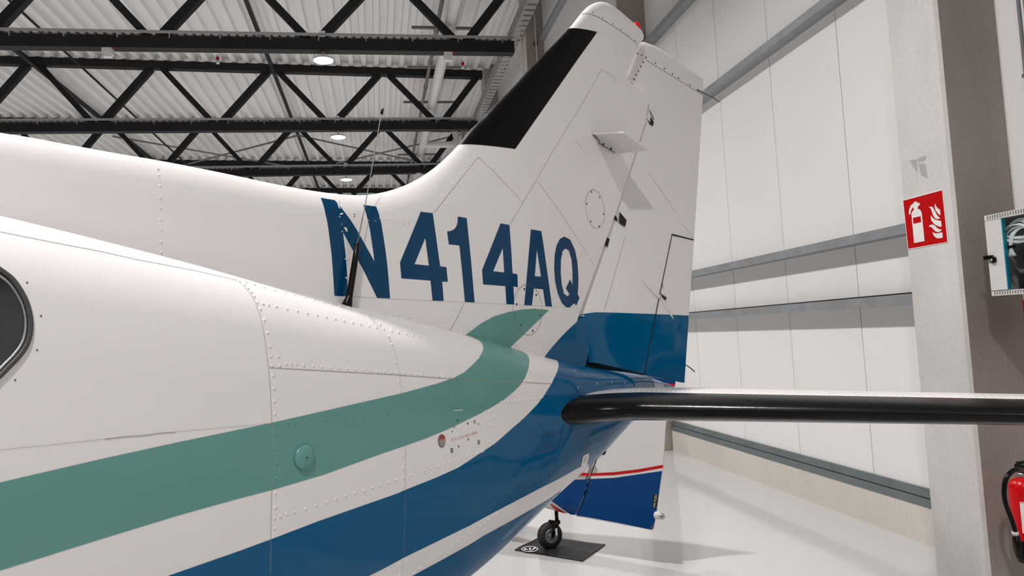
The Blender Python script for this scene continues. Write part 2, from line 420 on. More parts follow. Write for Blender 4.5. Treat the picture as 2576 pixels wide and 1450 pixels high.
# ================================================================== FOREGROUND AEROPLANE
PSI = math.radians(49.0); LC = 1.9             # heading of the fuselage axis; camera distance from its centreline
AFT = np.array([math.sin(PSI), math.cos(PSI), 0]); LEFT = np.array([math.cos(PSI), -math.sin(PSI), 0])
plane = empty('aeroplane', tuple(-LC*LEFT), math.radians(90)-PSI,
              'white aeroplane tail with teal and blue stripes filling the foreground', 'aeroplane')
CP = np.array([0, LC, CAM[2]])                 # camera in plane axes: a aft, l left, z up
def rayp(x, y): d = ray(x, y); return np.array([d@AFT, d@LEFT, d[2]])
def on_l(x, y, l=0.0): r = rayp(x, y); t = (l-LC)/r[1]; return np.array([t*r[0], l, CAM[2]+t*r[2]])
def loc(P):                                    # (a, l, z) -> object axes of the aeroplane
    P = np.asarray(P, float); return np.stack([P[..., 0], -P[..., 1], P[..., 2]], -1)

# ---- fuselage surface: superelliptic sections along a
KA = np.array([-1.2, 0., .5, .9, 1.3, 1.7, 2.1, 2.5, 2.9, 3.3, 3.76])
TOPZ = np.array([2.15, 2.0186, 1.9459, 1.868, 1.7798, 1.6984, 1.6143, 1.5218, 1.4462, 1.3876, 1.283])
HH = np.array([1.46, 1.355, 1.292, 1.2277, 1.1298, 1.0043, .837, .615, .4209, .2249, .05])
HWD = np.array([.5364, .3871, .328, .2841, .2452, .2117, .1843, .1588, .1294, .0849, .012])
EU, ED, ZF = 2.7434, 2.2521, .29685
def spl(y):
    m = np.gradient(y, KA)
    def f(x):
        x = np.clip(x, KA[0], KA[-1]); i = np.clip(np.searchsorted(KA, x)-1, 0, len(KA)-2)
        h = KA[i+1]-KA[i]; t = (x-KA[i])/h
        return (2*t**3-3*t**2+1)*y[i]+(t**3-2*t**2+t)*h*m[i]+(-2*t**3+3*t**2)*y[i+1]+(t**3-t**2)*h*m[i+1]
    return f
fT, fH, fW = spl(TOPZ), spl(HH), spl(HWD)
R0 = .35                                       # metres of domain per radian
def densify(pts, step):
    out = [pts[0]]
    for p, q in zip(pts[:-1], pts[1:]):
        k = max(1, int(math.hypot(q[0]-p[0], q[1]-p[1])/step)); out += [(p[0]+(q[0]-p[0])*j/k, p[1]+(q[1]-p[1])*j/k) for j in range(1, k+1)]
    return out
class Fus:
    def P(s, uv):
        uv = np.asarray(uv, float); a = uv[..., 0]; ph = uv[..., 1]/R0
        t, h, w = fT(a), fH(a), fW(a); zm = t-h*ZF
        c, sn = np.sin(ph), np.cos(ph)
        e = np.where(sn > 0, EU, ED); hv = np.where(sn > 0, h*ZF, h*(1-ZF))
        return np.stack([a, w*np.sign(c)*np.abs(c)**(2/e), zm+hv*np.sign(sn)*np.abs(sn)**(2/e)], -1)
    def N(s, uv):
        """gradient of the implicit section, with the axial slope from differences"""
        uv = np.asarray(uv, float); P = s.P(uv)
        def g(P):
            t, h, w = fT(P[..., 0]), fH(P[..., 0]), fW(P[..., 0]); zm = t-h*ZF; dz = P[..., 2]-zm
            hv = np.where(dz > 0, h*ZF, h*(1-ZF)); e = np.where(dz > 0, EU, ED)
            return (np.abs(P[..., 1])/w)**e+(np.abs(dz)/hv)**e
        d = 1e-4; G = []
        for k in range(3):
            v = np.zeros(3); v[k] = d
            G.append((g(P+v)-g(P-v))/(2*d))
        G = np.stack(G, -1); return G/np.maximum(np.linalg.norm(G, axis=-1), 1e-9)[..., None]
    T = np.linspace(.7, 5.2, 1500)
    def px(s, pts, step=None):
        if step: pts = densify(pts, step)
        out = []
        for (x, y) in pts:
            r = rayp(x, y); P = CP+r*s.T[:, None]
            a = np.clip(P[:, 0], KA[0], KA[-1]); t, h, w = fT(a), fH(a), fW(a); zm = t-h*ZF; dz = P[:, 2]-zm
            hv = np.where(dz > 0, h*ZF, h*(1-ZF)); e = np.where(dz > 0, EU, ED)
            g = (np.abs(P[:, 1])/w)**e+(np.abs(dz)/hv)**e-1
            g = np.where((P[:, 0] > KA[-1]) | (P[:, 0] < KA[0]), 9, g)
            if (g < 0).any():
                i = max(int((g < 0).argmax()), 1); f = g[i-1]/(g[i-1]-g[i]) if g[i-1] < 9 else 1.0
                tt = s.T[i-1]+f*(s.T[i]-s.T[i-1])
            else:
                tt = s.T[int(g.argmin())]
            Q = CP+r*tt; aa = min(max(Q[0], KA[0]), KA[-1])
            t, h, w = float(fT(aa)), float(fH(aa)), float(fW(aa)); zm = t-h*ZF; dz = Q[2]-zm
            e = EU if dz > 0 else ED; hv = h*ZF if dz > 0 else h*(1-ZF)
            sn = np.sign(dz)*min(abs(dz)/hv, 1)**(e/2); c = np.sign(Q[1])*min(abs(Q[1])/w, 1)**(e/2)
            out.append((aa, math.atan2(c, sn)*R0))
        return np.array(out)
FUS = Fus()
na, nphi = 260, 224
A = np.linspace(KA[0], KA[-1], na)
PH = np.linspace(0, 2*PI, nphi, endpoint=False)
uv = np.stack(np.meshgrid(A, PH*R0, indexing='ij'), -1).reshape(-1, 2)
V = loc(FUS.P(uv)); NN = loc(FUS.N(uv))
Fc = [(i*nphi+k, (i+1)*nphi+k, (i+1)*nphi+(k+1) % nphi, i*nphi+(k+1) % nphi) for i in range(na-1) for k in range(nphi)]
Fc += [tuple(range(nphi)), tuple((na-1)*nphi+k for k in range(nphi))[::-1]]
# orient outwards
v = V; f = Fc[100*nphi+40]; nrm = np.cross(v[f[1]]-v[f[0]], v[f[2]]-v[f[0]])
if nrm @ NN[f[0]] < 0: Fc = [f[::-1] for f in Fc]
fus = obj('fuselage', V, Fc, 'white', plane, True, NN)

# ---- generic painted / applied skin on a surface
def pip(Q, loops):
    ins = np.zeros(len(Q), bool)
    for L in loops:
        L = np.asarray(L); x0, y0 = L[:, 0], L[:, 1]; x1, y1 = np.roll(x0, -1), np.roll(y0, -1)
        for a0, b0, a1, b1 in zip(x0, y0, x1, y1):
            c = ((b0 > Q[:, 1]) != (b1 > Q[:, 1]))
            if b1 != b0: ins ^= c & (Q[:, 0] < (a1-a0)*(Q[:, 1]-b0)/(b1-b0)+a0)
    return ins
def subdiv(L, h):
    out = []; n = len(L)
    for i in range(n):
        p, q = np.array(L[i], float), np.array(L[(i+1) % n], float); d = np.linalg.norm(q-p)
        if d < 1e-7: continue
        k = max(1, int(math.ceil(d/h)))
        out += [p+(q-p)*j/k for j in range(k)]
    return np.array(out)
def skin(name, loops, surf, mat, parent, h=.012, off=.0006, **kw):
    loops = [subdiv(L, h) for L in loops]
    B = np.concatenate(loops); lo, hi = B.min(0), B.max(0)
    gx, gy = np.meshgrid(np.arange(lo[0]+h*.5, hi[0], h), np.arange(lo[1]+h*.5, hi[1], h))
    gy = gy+0.0; gx = gx+(np.arange(gx.shape[0]) % 2)[:, None]*h*.5
    G = np.stack([gx.ravel(), gy.ravel()], -1); G = G[pip(G, loops)]
    if len(G) > 0:
        keep = np.ones(len(G), bool)
        for k in range(0, len(G), 2000):
            D = ((G[k:k+2000, None, :]-B[None])**2).sum(-1).min(1); keep[k:k+2000] = D > (h*.45)**2
        G = G[keep]
    verts = [Vector(p) for p in np.concatenate([B, G])]; edges = []; n = 0
    for L in loops:
        edges += [(n+i, n+(i+1) % len(L)) for i in range(len(L))]; n += len(L)
    vo, eo, fo, *_ = delaunay_2d_cdt(verts, edges, [], 0, 1e-7)
    Q = np.array([tuple(p) for p in vo]); T = np.array([f for f in fo if len(f) == 3])
    cen = Q[T].mean(1); T = T[pip(cen, loops)]
    P = surf.P(Q); N = surf.N(Q); Pv = P+N*off
    fn = np.cross(Pv[T[:, 1]]-Pv[T[:, 0]], Pv[T[:, 2]]-Pv[T[:, 0]])
    flip = (fn*N[T[:, 0]]).sum(1) < 0
    T[flip] = T[flip][:, ::-1]
    if getattr(surf, 'mirror', True): Pl, Nl = loc(Pv), loc(N); T = T[:, ::-1]
    else: Pl, Nl = Pv, N
    return obj(name, Pl, T.tolist(), mat, parent, True, Nl, **kw)
def ribbon_geo(P, N, w, off):
    P = np.asarray(P); T = np.gradient(P, axis=0); S = np.cross(N, T); S /= np.maximum(np.linalg.norm(S, axis=1), 1e-9)[:, None]
    wv = np.broadcast_to(np.array(w), (len(P),))[:, None]
    return np.concatenate([P+N*off+S*wv/2, P+N*off-S*wv/2]), [(i, i+1, len(P)+i+1, len(P)+i) for i in range(len(P)-1)]
def dense(L, n):
    L = np.array(L, float); d = np.r_[0, np.cumsum(np.linalg.norm(np.diff(L, axis=0), axis=1))]
    t = np.linspace(0, d[-1], n); return np.stack([np.interp(t, d, L[:, k]) for k in range(L.shape[1])], -1)
def smoothed(L, n):
    """Catmull-Rom through the points"""
    L = np.array(L, float); P = np.vstack([2*L[0]-L[1], L, 2*L[-1]-L[-2]]); out = []
    m = len(L)-1
    for k in range(n):
        s = k*m/(n-1); i = min(int(s), m-1); t = s-i; p0, p1, p2, p3 = P[i:i+4]
        out.append(.5*((2*p1)+(-p0+p2)*t+(2*p0-5*p1+4*p2-p3)*t*t+(-p0+3*p1-3*p2+p3)*t**3))
    return np.array(out)
def seams(name, lines, surf, mat, parent, w=.0022, off=.0009, n=40, **kw):
    o = None
    for L in lines:
        uvp = dense(L, n); P, N = surf.P(uvp), surf.N(uvp); V_, F_ = ribbon_geo(P, N, w, off)
        o = obj(name, loc(V_) if getattr(surf, 'mirror', True) else V_, F_, mat, parent, **kw)
    return o
# rivets: flattened domes
def dome(P, N, r, hgt, n=9):
    N = N/np.linalg.norm(N); a = np.cross(N, (0, 0, 1.0))
    if np.linalg.norm(a) < 1e-3: a = np.array([1.0, 0, 0])
    a /= np.linalg.norm(a); b = np.cross(N, a); V_ = []
    for rr, hh in ((1, 0), (.72, .68)):
        V_ += [P+r*rr*(a*math.cos(2*PI*k/n)+b*math.sin(2*PI*k/n))+N*hgt*hh for k in range(n)]
    V_.append(P+N*hgt)
    F_ = [(k, (k+1) % n, n+(k+1) % n, n+k) for k in range(n)]+[(n+k, n+(k+1) % n, 2*n) for k in range(n)]
    return V_, F_
dm_cache = {}
def rivet_obj(P, N, r, hgt, mat, parent):
    key = (mat, round(r, 5))
    if key not in dm_cache:
        V_, F_ = dome(np.zeros(3), np.array([0, 0, 1.0]), r, hgt)
        me = bpy.data.meshes.new('rivet'); me.from_pydata([tuple(v) for v in V_], [], F_); me.materials.append(MAT[mat])
        me.polygons.foreach_set('use_smooth', [True]*len(me.polygons)); dm_cache[key] = me
    o = bpy.data.objects.new('rivet', dm_cache[key]); COL.objects.link(o); o.parent = parent
    o.rotation_mode = 'QUATERNION'; o.rotation_quaternion = Vector(N).to_track_quat('Z', 'Y'); o.location = Vector(P)
    return o

# ---- stripes on the fuselage (traced where the paint edges lie on the skin)
teal_top = [(0, 1214.6), (256.6, 1155), (449, 1113), (680, 1065), (760, 1047), (960, 1001.5), (1015, 989), (1098, 966), (1136.5, 953), (1167, 938), (1189, 918), (1205.5, 900), (1214, 885), (1216, 874), (1212, 864), (1205.5, 857), (1197, 853)]
teal_bot = [(1305, 881), (1320, 887.6), (1328, 896), (1331.6, 907), (1329.7, 926), (1321, 951), (1310, 967.6), (1291, 987), (1266, 1007.6), (1236, 1025.5), (1208, 1040.7), (1167, 1061), (1125.5, 1081), (1070, 1104), (1015, 1123.4), (960, 1142), (815, 1194.5), (689, 1232), (600, 1255), (449, 1297), (256.6, 1356), (0, 1436)]
blue_top = [(-150, 1640), (0, 1592), (200, 1525), (430, 1447), (600, 1387.6), (683, 1357), (802, 1311.5), (1000, 1242), (1015, 1235), (1098, 1202), (1153, 1177), (1214, 1137), (1247, 1115), (1283, 1083), (1318.6, 1052), (1346, 1024), (1365.5, 1001), (1387.6, 965), (1401, 937), (1405, 923), (1404, 912), (1399, 904), (1390, 901)]
blue_bot = [(1478, 1166), (1452, 1179.5), (1400, 1208.5), (1360, 1228), (1318.6, 1250), (1236, 1293), (1181, 1323), (1098, 1363.7), (1015, 1404), (960, 1434), (800, 1512), (600, 1610)]
low_top = [(800, 1560), (900, 1515), (1038.6, 1449), (1098, 1417), (1181, 1371), (1216.5, 1349), (1302, 1302), (1354.5, 1272), (1385, 1253), (1412, 1233)]
def a_top(x, y, l=.07): return on_l(x, y, l)[0]
tt, tb, bt, bbm, lt = FUS.px(teal_top, 12), FUS.px(teal_bot, 12), FUS.px(blue_top, 12), FUS.px(blue_bot, 12), FUS.px(low_top, 12)
fwd = lambda e, f, a: (a, e[1]+(e[1]-f[1])/(e[0]-f[0])*(a-e[0]))
TEAL = np.array([fwd(tt[0], tt[20], -.6)]+list(tt)+[(a_top(1171, 845), -.004), (a_top(1284, 874), -.004)]+list(tb)+[fwd(tb[-1], tb[-20], -.6)])
BLUE = np.array([fwd(bt[0], bt[20], -.6)]+list(bt)+[(a_top(1371, 897), -.004), (3.755, -.004), (3.755, PI*R0+.003), (bbm[0][0]+.16, PI*R0+.003)]+list(bbm)+[fwd(bbm[-1], bbm[-20], -.6)])
LOW = np.array([(-.6, lt[0][1]+.05)]+list(lt)+[(lt[-1][0]+.03, PI*R0+.003), (-.6, PI*R0+.003)])
skin('teal_stripe', [TEAL], FUS, 'teal', fus)
skin('blue_stripe', [BLUE], FUS, 'blue', fus)
skin('lower_blue_stripe', [LOW], FUS, 'blue', fus, label='lower blue stripe along the belly')
mir = lambda L: np.array([(u, -v_) for u, v_ in L])
skin('teal_stripe', [mir(TEAL)], FUS, 'teal', fus, h=.03, off=.0012)
skin('blue_stripe', [mir(BLUE)], FUS, 'blue', fus, h=.03, off=.0012)

# ---- fuselage seams
s1 = [(0, 584), (90, 602), (180, 619.5), (257, 634), (333.5, 651.5), (500, 683.5), (600, 707)]
ring1 = [(600, 707), (624, 733), (640, 757), (652, 790), (662, 830), (668, 870), (675, 925), (680, 985), (682, 1040), (684, 1075), (687, 1140), (686, 1200), (682, 1260), (681, 1340), (680, 1445)]
ring2 = [(976, 842), (992, 880), (1005.5, 943), (1011, 990), (1016.5, 1028), (1019, 1078), (1020, 1139), (1020, 1215), (1018, 1293), (1016.5, 1353), (1013, 1440)]
rowb = zz([(425, 890), (1595, 957)], 560, 680, 3.625)+zz([(170, 597), (640, 630), (1100, 652), (1540, 675)], 960, 780, 3.625)
crack = [(0, 1132.6), (119, 1121), (263, 1105), (359, 1096), (455, 1086), (564, 1076), (680, 1066)]
seams('panel_seam', [FUS.px(s1, 12)], FUS, 'seam', fus, w=.0016, n=80)
seams('panel_seam', [FUS.px(ring1, 12)], FUS, 'softseam', fus, w=.0010, n=80)
seams('panel_seam', [FUS.px(ring2, 12)], FUS, 'softseam', fus, w=.0007, n=80)
seams('panel_seam', [FUS.px(rowb, 12)], FUS, 'softseam', fus, w=.0017, n=80)
seams('panel_seam', [FUS.px(crack, 12)], FUS, 'softseam', fus, w=.0006, n=90, label='wavy filler crack above the teal stripe')
seams('filler_crack', [FUS.px([(263, 1106), (310, 1100), (359, 1096.5), (400, 1091), (440, 1088)])], FUS, 'seam', fus, w=.0012, off=.0012, n=30)

# ---- rivets of the fuselage, read along their rows
RV = []
Z1 = lambda L: zz(L, 560, 680, 3.625); Z2 = lambda L: zz(L, 960, 780, 3.625); Z3 = lambda L: zz(L, 600, 1060, 3.7175); Z4 = lambda L: zz(L, 960, 1050, 3.625)
RV += Z1([(150, 100), (200, 135), (232, 168), (260, 203), (287, 240), (315, 296), (345, 355), (380, 458), (408, 573), (430, 697), (440, 787), (452, 872), (460, 963), (467, 1080), (473, 1195), (475, 1310), (484, 1405), (508, 787)])
RV += Z3([(345, 125), (347, 265), (352, 398), (350, 535), (343, 672), (342, 808), (336, 908), (337, 1005), (328, 1122), (328, 1232), (330, 1350)])
RV += Z1([(370, 308), (418, 318), (490, 333), (587, 353), (683, 372), (773, 392), (862, 411), (945, 427), (1027, 445), (1107, 463), (1186, 478), (1260, 494), (1335, 510), (1404, 522), (1470, 537), (1540, 555)])
RV += Z2([(90, 190), (155, 205), (222, 217), (285, 233), (342, 243), (405, 257), (462, 269), (517, 280), (575, 293), (627, 302), (683, 313), (732, 322), (783, 332), (835, 348), (940, 365), (1010, 375), (1060, 387), (1115, 398), (1155, 408), (1190, 420), (1240, 432), (1275, 438), (1305, 445), (1335, 455), (1420, 465), (1460, 475), (1500, 484), (1540, 491), (1570, 495)])
RV += Z1([(520, 870), (577, 857), (624, 854), (672, 859), (740, 868), (825, 874), (905, 882), (987, 887), (1062, 892), (1136, 900), (1210, 905), (1278, 910), (1345, 915), (1411, 922), (1476, 926), (1541, 932)])
RV += Z2([(90, 568), (145, 572), (207, 577), (262, 582), (317, 586), (371, 591), (420, 594), (474, 597), (524, 601), (572, 604), (620, 607), (665, 609), (710, 613), (755, 616), (797, 618), (838, 620), (880, 622), (927, 622), (963, 620), (1005, 622), (1040, 626), (1075, 630), (1110, 632), (1145, 634), (1180, 636), (1213, 638), (1246, 640), (1280, 642), (1310, 643), (1342, 644), (1372, 645), (1402, 647), (1432, 648), (1462, 650), (1492, 652), (1522, 654), (1552, 655)])
RV += Z1([(540, 1398), (594, 1393), (660, 1390), (757, 1383), (850, 1375), (942, 1365), (1030, 1356), (1117, 1348), (1198, 1340), (1278, 1330), (1354, 1321), (1428, 1313), (1499, 1306), (1568, 1300)])
RV += Z2([(118, 937), (184, 930), (252, 922), (315, 914), (376, 908), (436, 902), (492, 897), (550, 891), (604, 885), (658, 880), (710, 875), (760, 869), (810, 865), (856, 860), (905, 857), (945, 851), (980, 853), (1020, 845), (1058, 843), (1092, 840), (1124, 835), (1157, 832), (1188, 829), (1220, 826), (1253, 824), (1285, 822), (1315, 820), (1344, 817), (1372, 814), (1400, 811), (1425, 807), (1450, 803)])
RV += Z2([(62, 243), (88, 317), (110, 393), (127, 487), (152, 652), (163, 743), (175, 833), (187, 1017), (192, 1122), (194, 1225), (195, 1330)])
RV += Z4([(195, 463), (197, 555), (194, 635), (190, 720), (192, 805), (190, 880), (167, 1342), (163, 1437)])
RV += Z2([(860, 385), (880, 440), (905, 500), (915, 560), (930, 680), (935, 730), (940, 785), (925, 435), (937, 518), (947, 568), (963, 675), (967, 728), (973, 783), (965, 405), (980, 450), (990, 500), (1003, 552), (1013, 662), (1016, 712), (1018, 765), (1020, 910), (1020, 975), (1015, 1048), (950, 925), (953, 990), (955, 1062), (960, 1133), (965, 1205), (982, 935), (985, 997), (988, 1058), (988, 1132), (992, 1200)])
RV += Z2([(1393, 512), (1417, 575), (1442, 722)])
RV += Z4([(1440, 700), (1433, 765), (1490, 662)])
RV += Z3([(393, 888), (452, 870), (520, 850), (626, 818), (724, 789), (821, 757), (912, 729), (1000, 700), (1087, 673), (1170, 648), (1247, 622), (1325, 597), (1400, 573), (1470, 548)])
RV += Z4([(60, 598), (128, 573), (265, 528), (329, 507), (391, 487), (450, 466), (509, 447), (566, 428), (620, 410), (674, 393), (726, 377), (777, 358), (826, 343), (873, 330), (921, 313)])
RV += Z4([(288, 1427), (350, 1378), (411, 1338), (472, 1293), (530, 1250), (587, 1212), (642, 1172), (695, 1135), (747, 1099), (797, 1061), (847, 1027), (895, 990), (938, 1022), (943, 958), (980, 930), (1018, 905), (1055, 877), (1092, 850), (1128, 825)])
RV += [(x, y+2) for x, y in Z1([(215, 105), (290, 128), (378, 150), (475, 177), (570, 200), (660, 222), (750, 243), (832, 265), (912, 287), (990, 305), (1070, 325), (1150, 333), (1240, 360), (1330, 400), (1380, 435), (1436, 488)])]
DK = []                                        # dark flush fasteners near the tail
DK += Z4([(910, 1325), (950, 1288), (990, 1250), (1028, 1217), (1065, 1183), (1102, 1150), (1138, 1117), (1173, 1083), (1206, 1052), (1240, 1022), (1273, 992), (1305, 963), (1340, 935), (1372, 908), (1402, 880), (1435, 845), (1457, 825), (1487, 797), (1517, 770), (1545, 745), (1430, 812), (1345, 900)])
ZT = lambda L: zz(L, 1400, 920, 4.8333)
def row(p, q, n): return [(p[0]+(q[0]-p[0])*k/(n-1), p[1]+(q[1]-p[1])*k/(n-1)) for k in range(n)]
DK += ZT(row((265, 766), (545, 694), 11)+row((120, 785), (230, 768), 4)+row((297, 835), (415, 788), 5)+row((297, 893), (575, 775), 11)+row((575, 775), (840, 672), 9)+row((195, 965), (265, 938), 3)+row((120, 905), (265, 855), 5)+row((270, 1060), (540, 880), 10)+row((20, 1250), (200, 1130), 6)+row((445, 1135), (540, 1048), 4)+row((578, 1012), (785, 812), 7)+row((320, 740), (545, 690), 8)+row((15, 805), (75, 800), 3)+[(55, 888), (105, 712), (175, 680), (265, 690), (30, 968)])
DK += Z4(row((1350, 190), (1650, 130), 12)+[(1467, 57), (1468, 115), (1468, 247), (1672, 62), (1725, 38), (1636, 192), (1620, 255)]+row((1160, 780), (1560, 515), 13))
DK += Z2(row((1620, 515), (1700, 530), 6))
def loc1(P): return loc(P)
def place_rivets(px_list, surf, r, hgt, parent, dark=False, paints=(), indiv_px=8.0, name='rivet'):
    uvp = surf.px(px_list); P = surf.P(uvp); N = surf.N(uvp)
    groups = {}
    ids = np.zeros(len(uvp), int)
    for k, (poly, m_) in enumerate(paints): ids[pip(uvp, [poly])] = k+1
    for i in range(len(uvp)):
        m_ = 'black' if dark else (paints[ids[i]-1][1] if ids[i] else 'white')
        d = np.linalg.norm(P[i]-CP); big = 2*r*F/d >= indiv_px
        Pl, Nl = loc(P[i]), loc(N[i])
        if big and not dark: rivet_obj(Pl, Nl, r, hgt, m_, parent)
        else: groups.setdefault(m_, MB()).add(*dome(Pl, Nl, r, hgt))
    for m_, mb in groups.items():
        mb.build('rivet_row' if not dark else 'screw_row', m_, parent, True, kind='stuff')
paints = [(TEAL, 'teal'), (BLUE, 'blue'), (LOW, 'blue')]
place_rivets(RV, FUS, .0047, .0027, fus, paints=paints, indiv_px=7.0)
place_rivets(DK, FUS, .0040, .0012, fus, dark=True)

# round cover on the teal stripe
uvp = FUS.px([(764.5, 1151)]); P = loc(FUS.P(uvp)[0]); N = loc(FUS.N(uvp)[0])
MB().lathe([(.0325, 0), (.0325, .004), (.029, .008), (.018, .0105), (.004, .0115)], P, N, 36).build('round_cover', 'teal', fus, True)
MB().lathe([(.0022, .011), (.0022, .0125)], P, N, 8).build('cover_screw', 'black', fus)
# locator panel: plug, screws, stencil
class Flat:                                    # helper to lay px-traced shapes on the fuselage
    pass
def px_patch(name, pts, surf, mat, parent, off=.0010, h=.006, **kw): return skin(name, [surf.px(pts)], surf, mat, parent, h=h, off=off, **kw)
def px_oval(cx, cy, rx, ry, n=24, rot=0): return [(cx+rx*math.cos(t)*math.cos(rot)-ry*math.sin(t)*math.sin(rot), cy+rx*math.cos(t)*math.sin(rot)+ry*math.sin(t)*math.cos(rot)) for t in np.linspace(0, 2*PI, n, endpoint=False)]
plug = pmat('plug_half_red', (0.30, 0.25, 0.23), 0.35)
def red_top_material(m, z0, z1):
    nt = m.node_tree; b = nt.nodes['Principled BSDF']; tc = nt.nodes.new('ShaderNodeTexCoord'); sx = nt.nodes.new('ShaderNodeSeparateXYZ')
    nt.links.new(tc.outputs['Object'], sx.inputs[0]); mr = nt.nodes.new('ShaderNodeMapRange'); mr.inputs[1].default_value = z0; mr.inputs[2].default_value = z1
    nt.links.new(sx.outputs[2], mr.inputs[0]); mx = nt.nodes.new('ShaderNodeMix'); mx.data_type = 'RGBA'
    mx.inputs['A'].default_value = (0.30, 0.25, 0.23, 1); mx.inputs['B'].default_value = (0.36, 0.03, 0.025, 1)
    nt.links.new(mr.outputs[0], mx.inputs['Factor']); nt.links.new(mx.outputs['Result'], b.inputs['Base Color'])
uvp = FUS.px([(1112, 1109)]); Pz = FUS.P(uvp)[0][2]
red_top_material(plug, Pz-.001, Pz+.008)
px_patch('plug_rim', px_oval(1111, 1110, 9.6, 17.0), FUS, 'seam', fus, off=.0010)
px_patch('red_plug', px_oval(1112.3, 1109, 8.0, 15.2), FUS, plug, fus, off=.0016, label='round plug, worn red above and grey below')
for cx, cy, rx, ry in ((1136.5, 1134, 3.4, 6.5), (1204, 1113, 2.8, 5.8)):
    px_patch('panel_screw', px_oval(cx, cy, rx, ry, 12), FUS, 'darkmetal', fus, off=.0011)
    px_patch('screw_head', px_oval(cx, cy, rx*.7, ry*.7, 12), FUS, 'metal', fus, off=.0015)
px_patch('panel_screw', px_oval(1193.5, 1061.5, 2.8, 4.5, 12), FUS, 'metal', fus, off=.0012)
px_patch('panel_screw', px_oval(1142, 1074, 2.8, 3.8, 12), FUS, 'metal', fus, off=.0012)
for cx, cy, rx, ry in ((1150.4, 1058, 1.4, 3), (1176, 1066, 1.3, 3.2), (1153.6, 1124, 1.4, 2.8), (1177.6, 1106, 1.4, 3), (1137, 1086, 1, 2.6), (1203, 1067.5, .9, 2.4)):
    px_patch('screw_hole', px_oval(cx, cy, rx, ry, 10), FUS, 'black', fus, off=.0012)
px_patch('scrape', [(1137, 1035.5), (1146, 1032), (1163, 1031.5), (1163, 1033), (1147, 1034)], FUS, 'white', fus, off=.0012)
def text_shape(body):
    cu = bpy.data.curves.new('t', 'FONT'); cu.body = body; cu.resolution_u = 2
    o = bpy.data.objects.new('t', cu); COL.objects.link(o)
    dg = bpy.context.evaluated_depsgraph_get(); me = bpy.data.meshes.new_from_object(o.evaluated_get(dg))
    V_ = np.array([v.co[:2] for v in me.vertices]); F_ = [tuple(p.vertices) for p in me.polygons]
    bpy.data.objects.remove(o); bpy.data.curves.remove(cu); bpy.data.meshes.remove(me)
    V_[:, 0] -= V_[:, 0].min(); V_[:, 0] /= V_[:, 0].max(); V_[:, 1] -= V_[:, 1].min(); V_[:, 1] /= V_[:, 1].max()
    return V_, F_
V_, F_ = text_shape('ELT LOCATED HERE')
pxs = [(1135+66*u+(-.6)*w_, 1111-19*u-7.0*w_) for u, w_ in V_]
uvp = FUS.px(pxs); obj('stencil_text', loc(FUS.P(uvp)+FUS.N(uvp)*.0012), [f for f in F_], 'fadedred', fus)

# cabin window at the picture's left edge (runs on outside the frame)
WIN = [(0, 679), (27.6, 700), (47, 725), (63.4, 755), (73, 785.5), (76.4, 816), (73, 849), (62, 876.5), (41, 904), (22, 923), (0, 945.5), (-45, 985), (-95, 1012), (-150, 1025), (-215, 1020), (-275, 985), (-310, 920), (-318, 830), (-305, 730), (-265, 660), (-205, 622), (-140, 612), (-80, 630), (-40, 651)]
def win(k):
    cx, cy = -110, 815; L = smoothed(WIN+WIN[:1], 96)[:-1]
    return [(cx+(x-cx)*(1+k/165), cy+(y-cy)*(1+k/150)) for x, y in L]
wo = FUS.px(win(0))
win_o = skin('cabin_window', [wo], FUS, 'glass_dark', fus, h=.02, off=.0012, label='dark oval cabin window with a rubber rim')
def win_ring(name, k, r, mat, off):
    q = FUS.px(win(k)); P = loc(FUS.P(q)+FUS.N(q)*off); P = np.vstack([P, P[:1]])
    MB().tube(P, r, 8, cap=False).build(name, mat, fus, True)
win_ring('window_rim', -1, .0055, 'gasket', .001)
win_ring('window_bevel', -12, .003, 'metal', .001)
for cx, cy in ((67.5, 712), (102.6, 795.4), (92.5, 881), (37.5, 957)):
    px_patch('rim_screw', px_oval(cx, cy, 2.4, 2.4, 8), FUS, 'darkmetal', fus, off=.0012)

# ---- fin: both faces from one thickness field over the centre plane
E_px = {0: None}
sil = [(0, 335), (100, 352), (200, 370), (300, 388), (400, 405), (500, 424.5), (600, 445), (700, 466), (800, 483), (870, 491)]
def onl2(pts): return [tuple(on_l(x, y)[[0, 2]]) for x, y in pts]
def btop(a0, a1, n=30): return [(a, float(fT(a))-.03) for a in np.linspace(a0, a1, n)]
H0 = on_l(1447, 830); H1 = on_l(1623, 306)
e1 = (H1-H0)/np.linalg.norm(H1-H0); e2 = np.array([e1[2], 0, -e1[0]])
s_px = [
 (sil, None),
 ([(870, 491), (920, 491), (980, 480), (1040, 457), (1090, 425), (1130, 390), (1155, 364)], None),
 ([(1155, 364), (1188, 324), (1216.5, 297.6)], None),
 ([(1216.5, 297.6), (1238, 273), (1259.5, 251)], [(1468, 921), (1478, 883), (1447, 830), (1455, 795)]),
 ([(1259.5, 251), (1295, 215), (1310, 199)], [(1455, 795), (1545, 541)]),
 ([(1310, 199), (1321, 186), (1335, 171)], [(1545, 541), (1623, 306)]),
 ([(1335, 171), (1342, 164.5), (1350, 157)], [(1623, 306), (1631, 245)]),
 ([(1350, 157), (1362, 143.5), (1375, 130)], [(1631, 245), (1565, 199)]),
 ([(1375, 130), (1406, 99), (1434, 69), (1440, 62), (1452, 47), (1463, 33), (1472, 23), (1482, 14.5), (1497, 7), (1506, 5)], [(1565, 199), (1598, 116)]),
 ([(1506, 5), (1515.5, 5), (1530, 10), (1553, 25), (1571, 40), (1590, 56), (1610, 74.5), (1614, 83)], [(1598, 116), (1611, 100)]),
]
cnt = [70, 40, 24, 20, 24, 12, 8, 14, 56, 44]
E_all, B_all = [], []
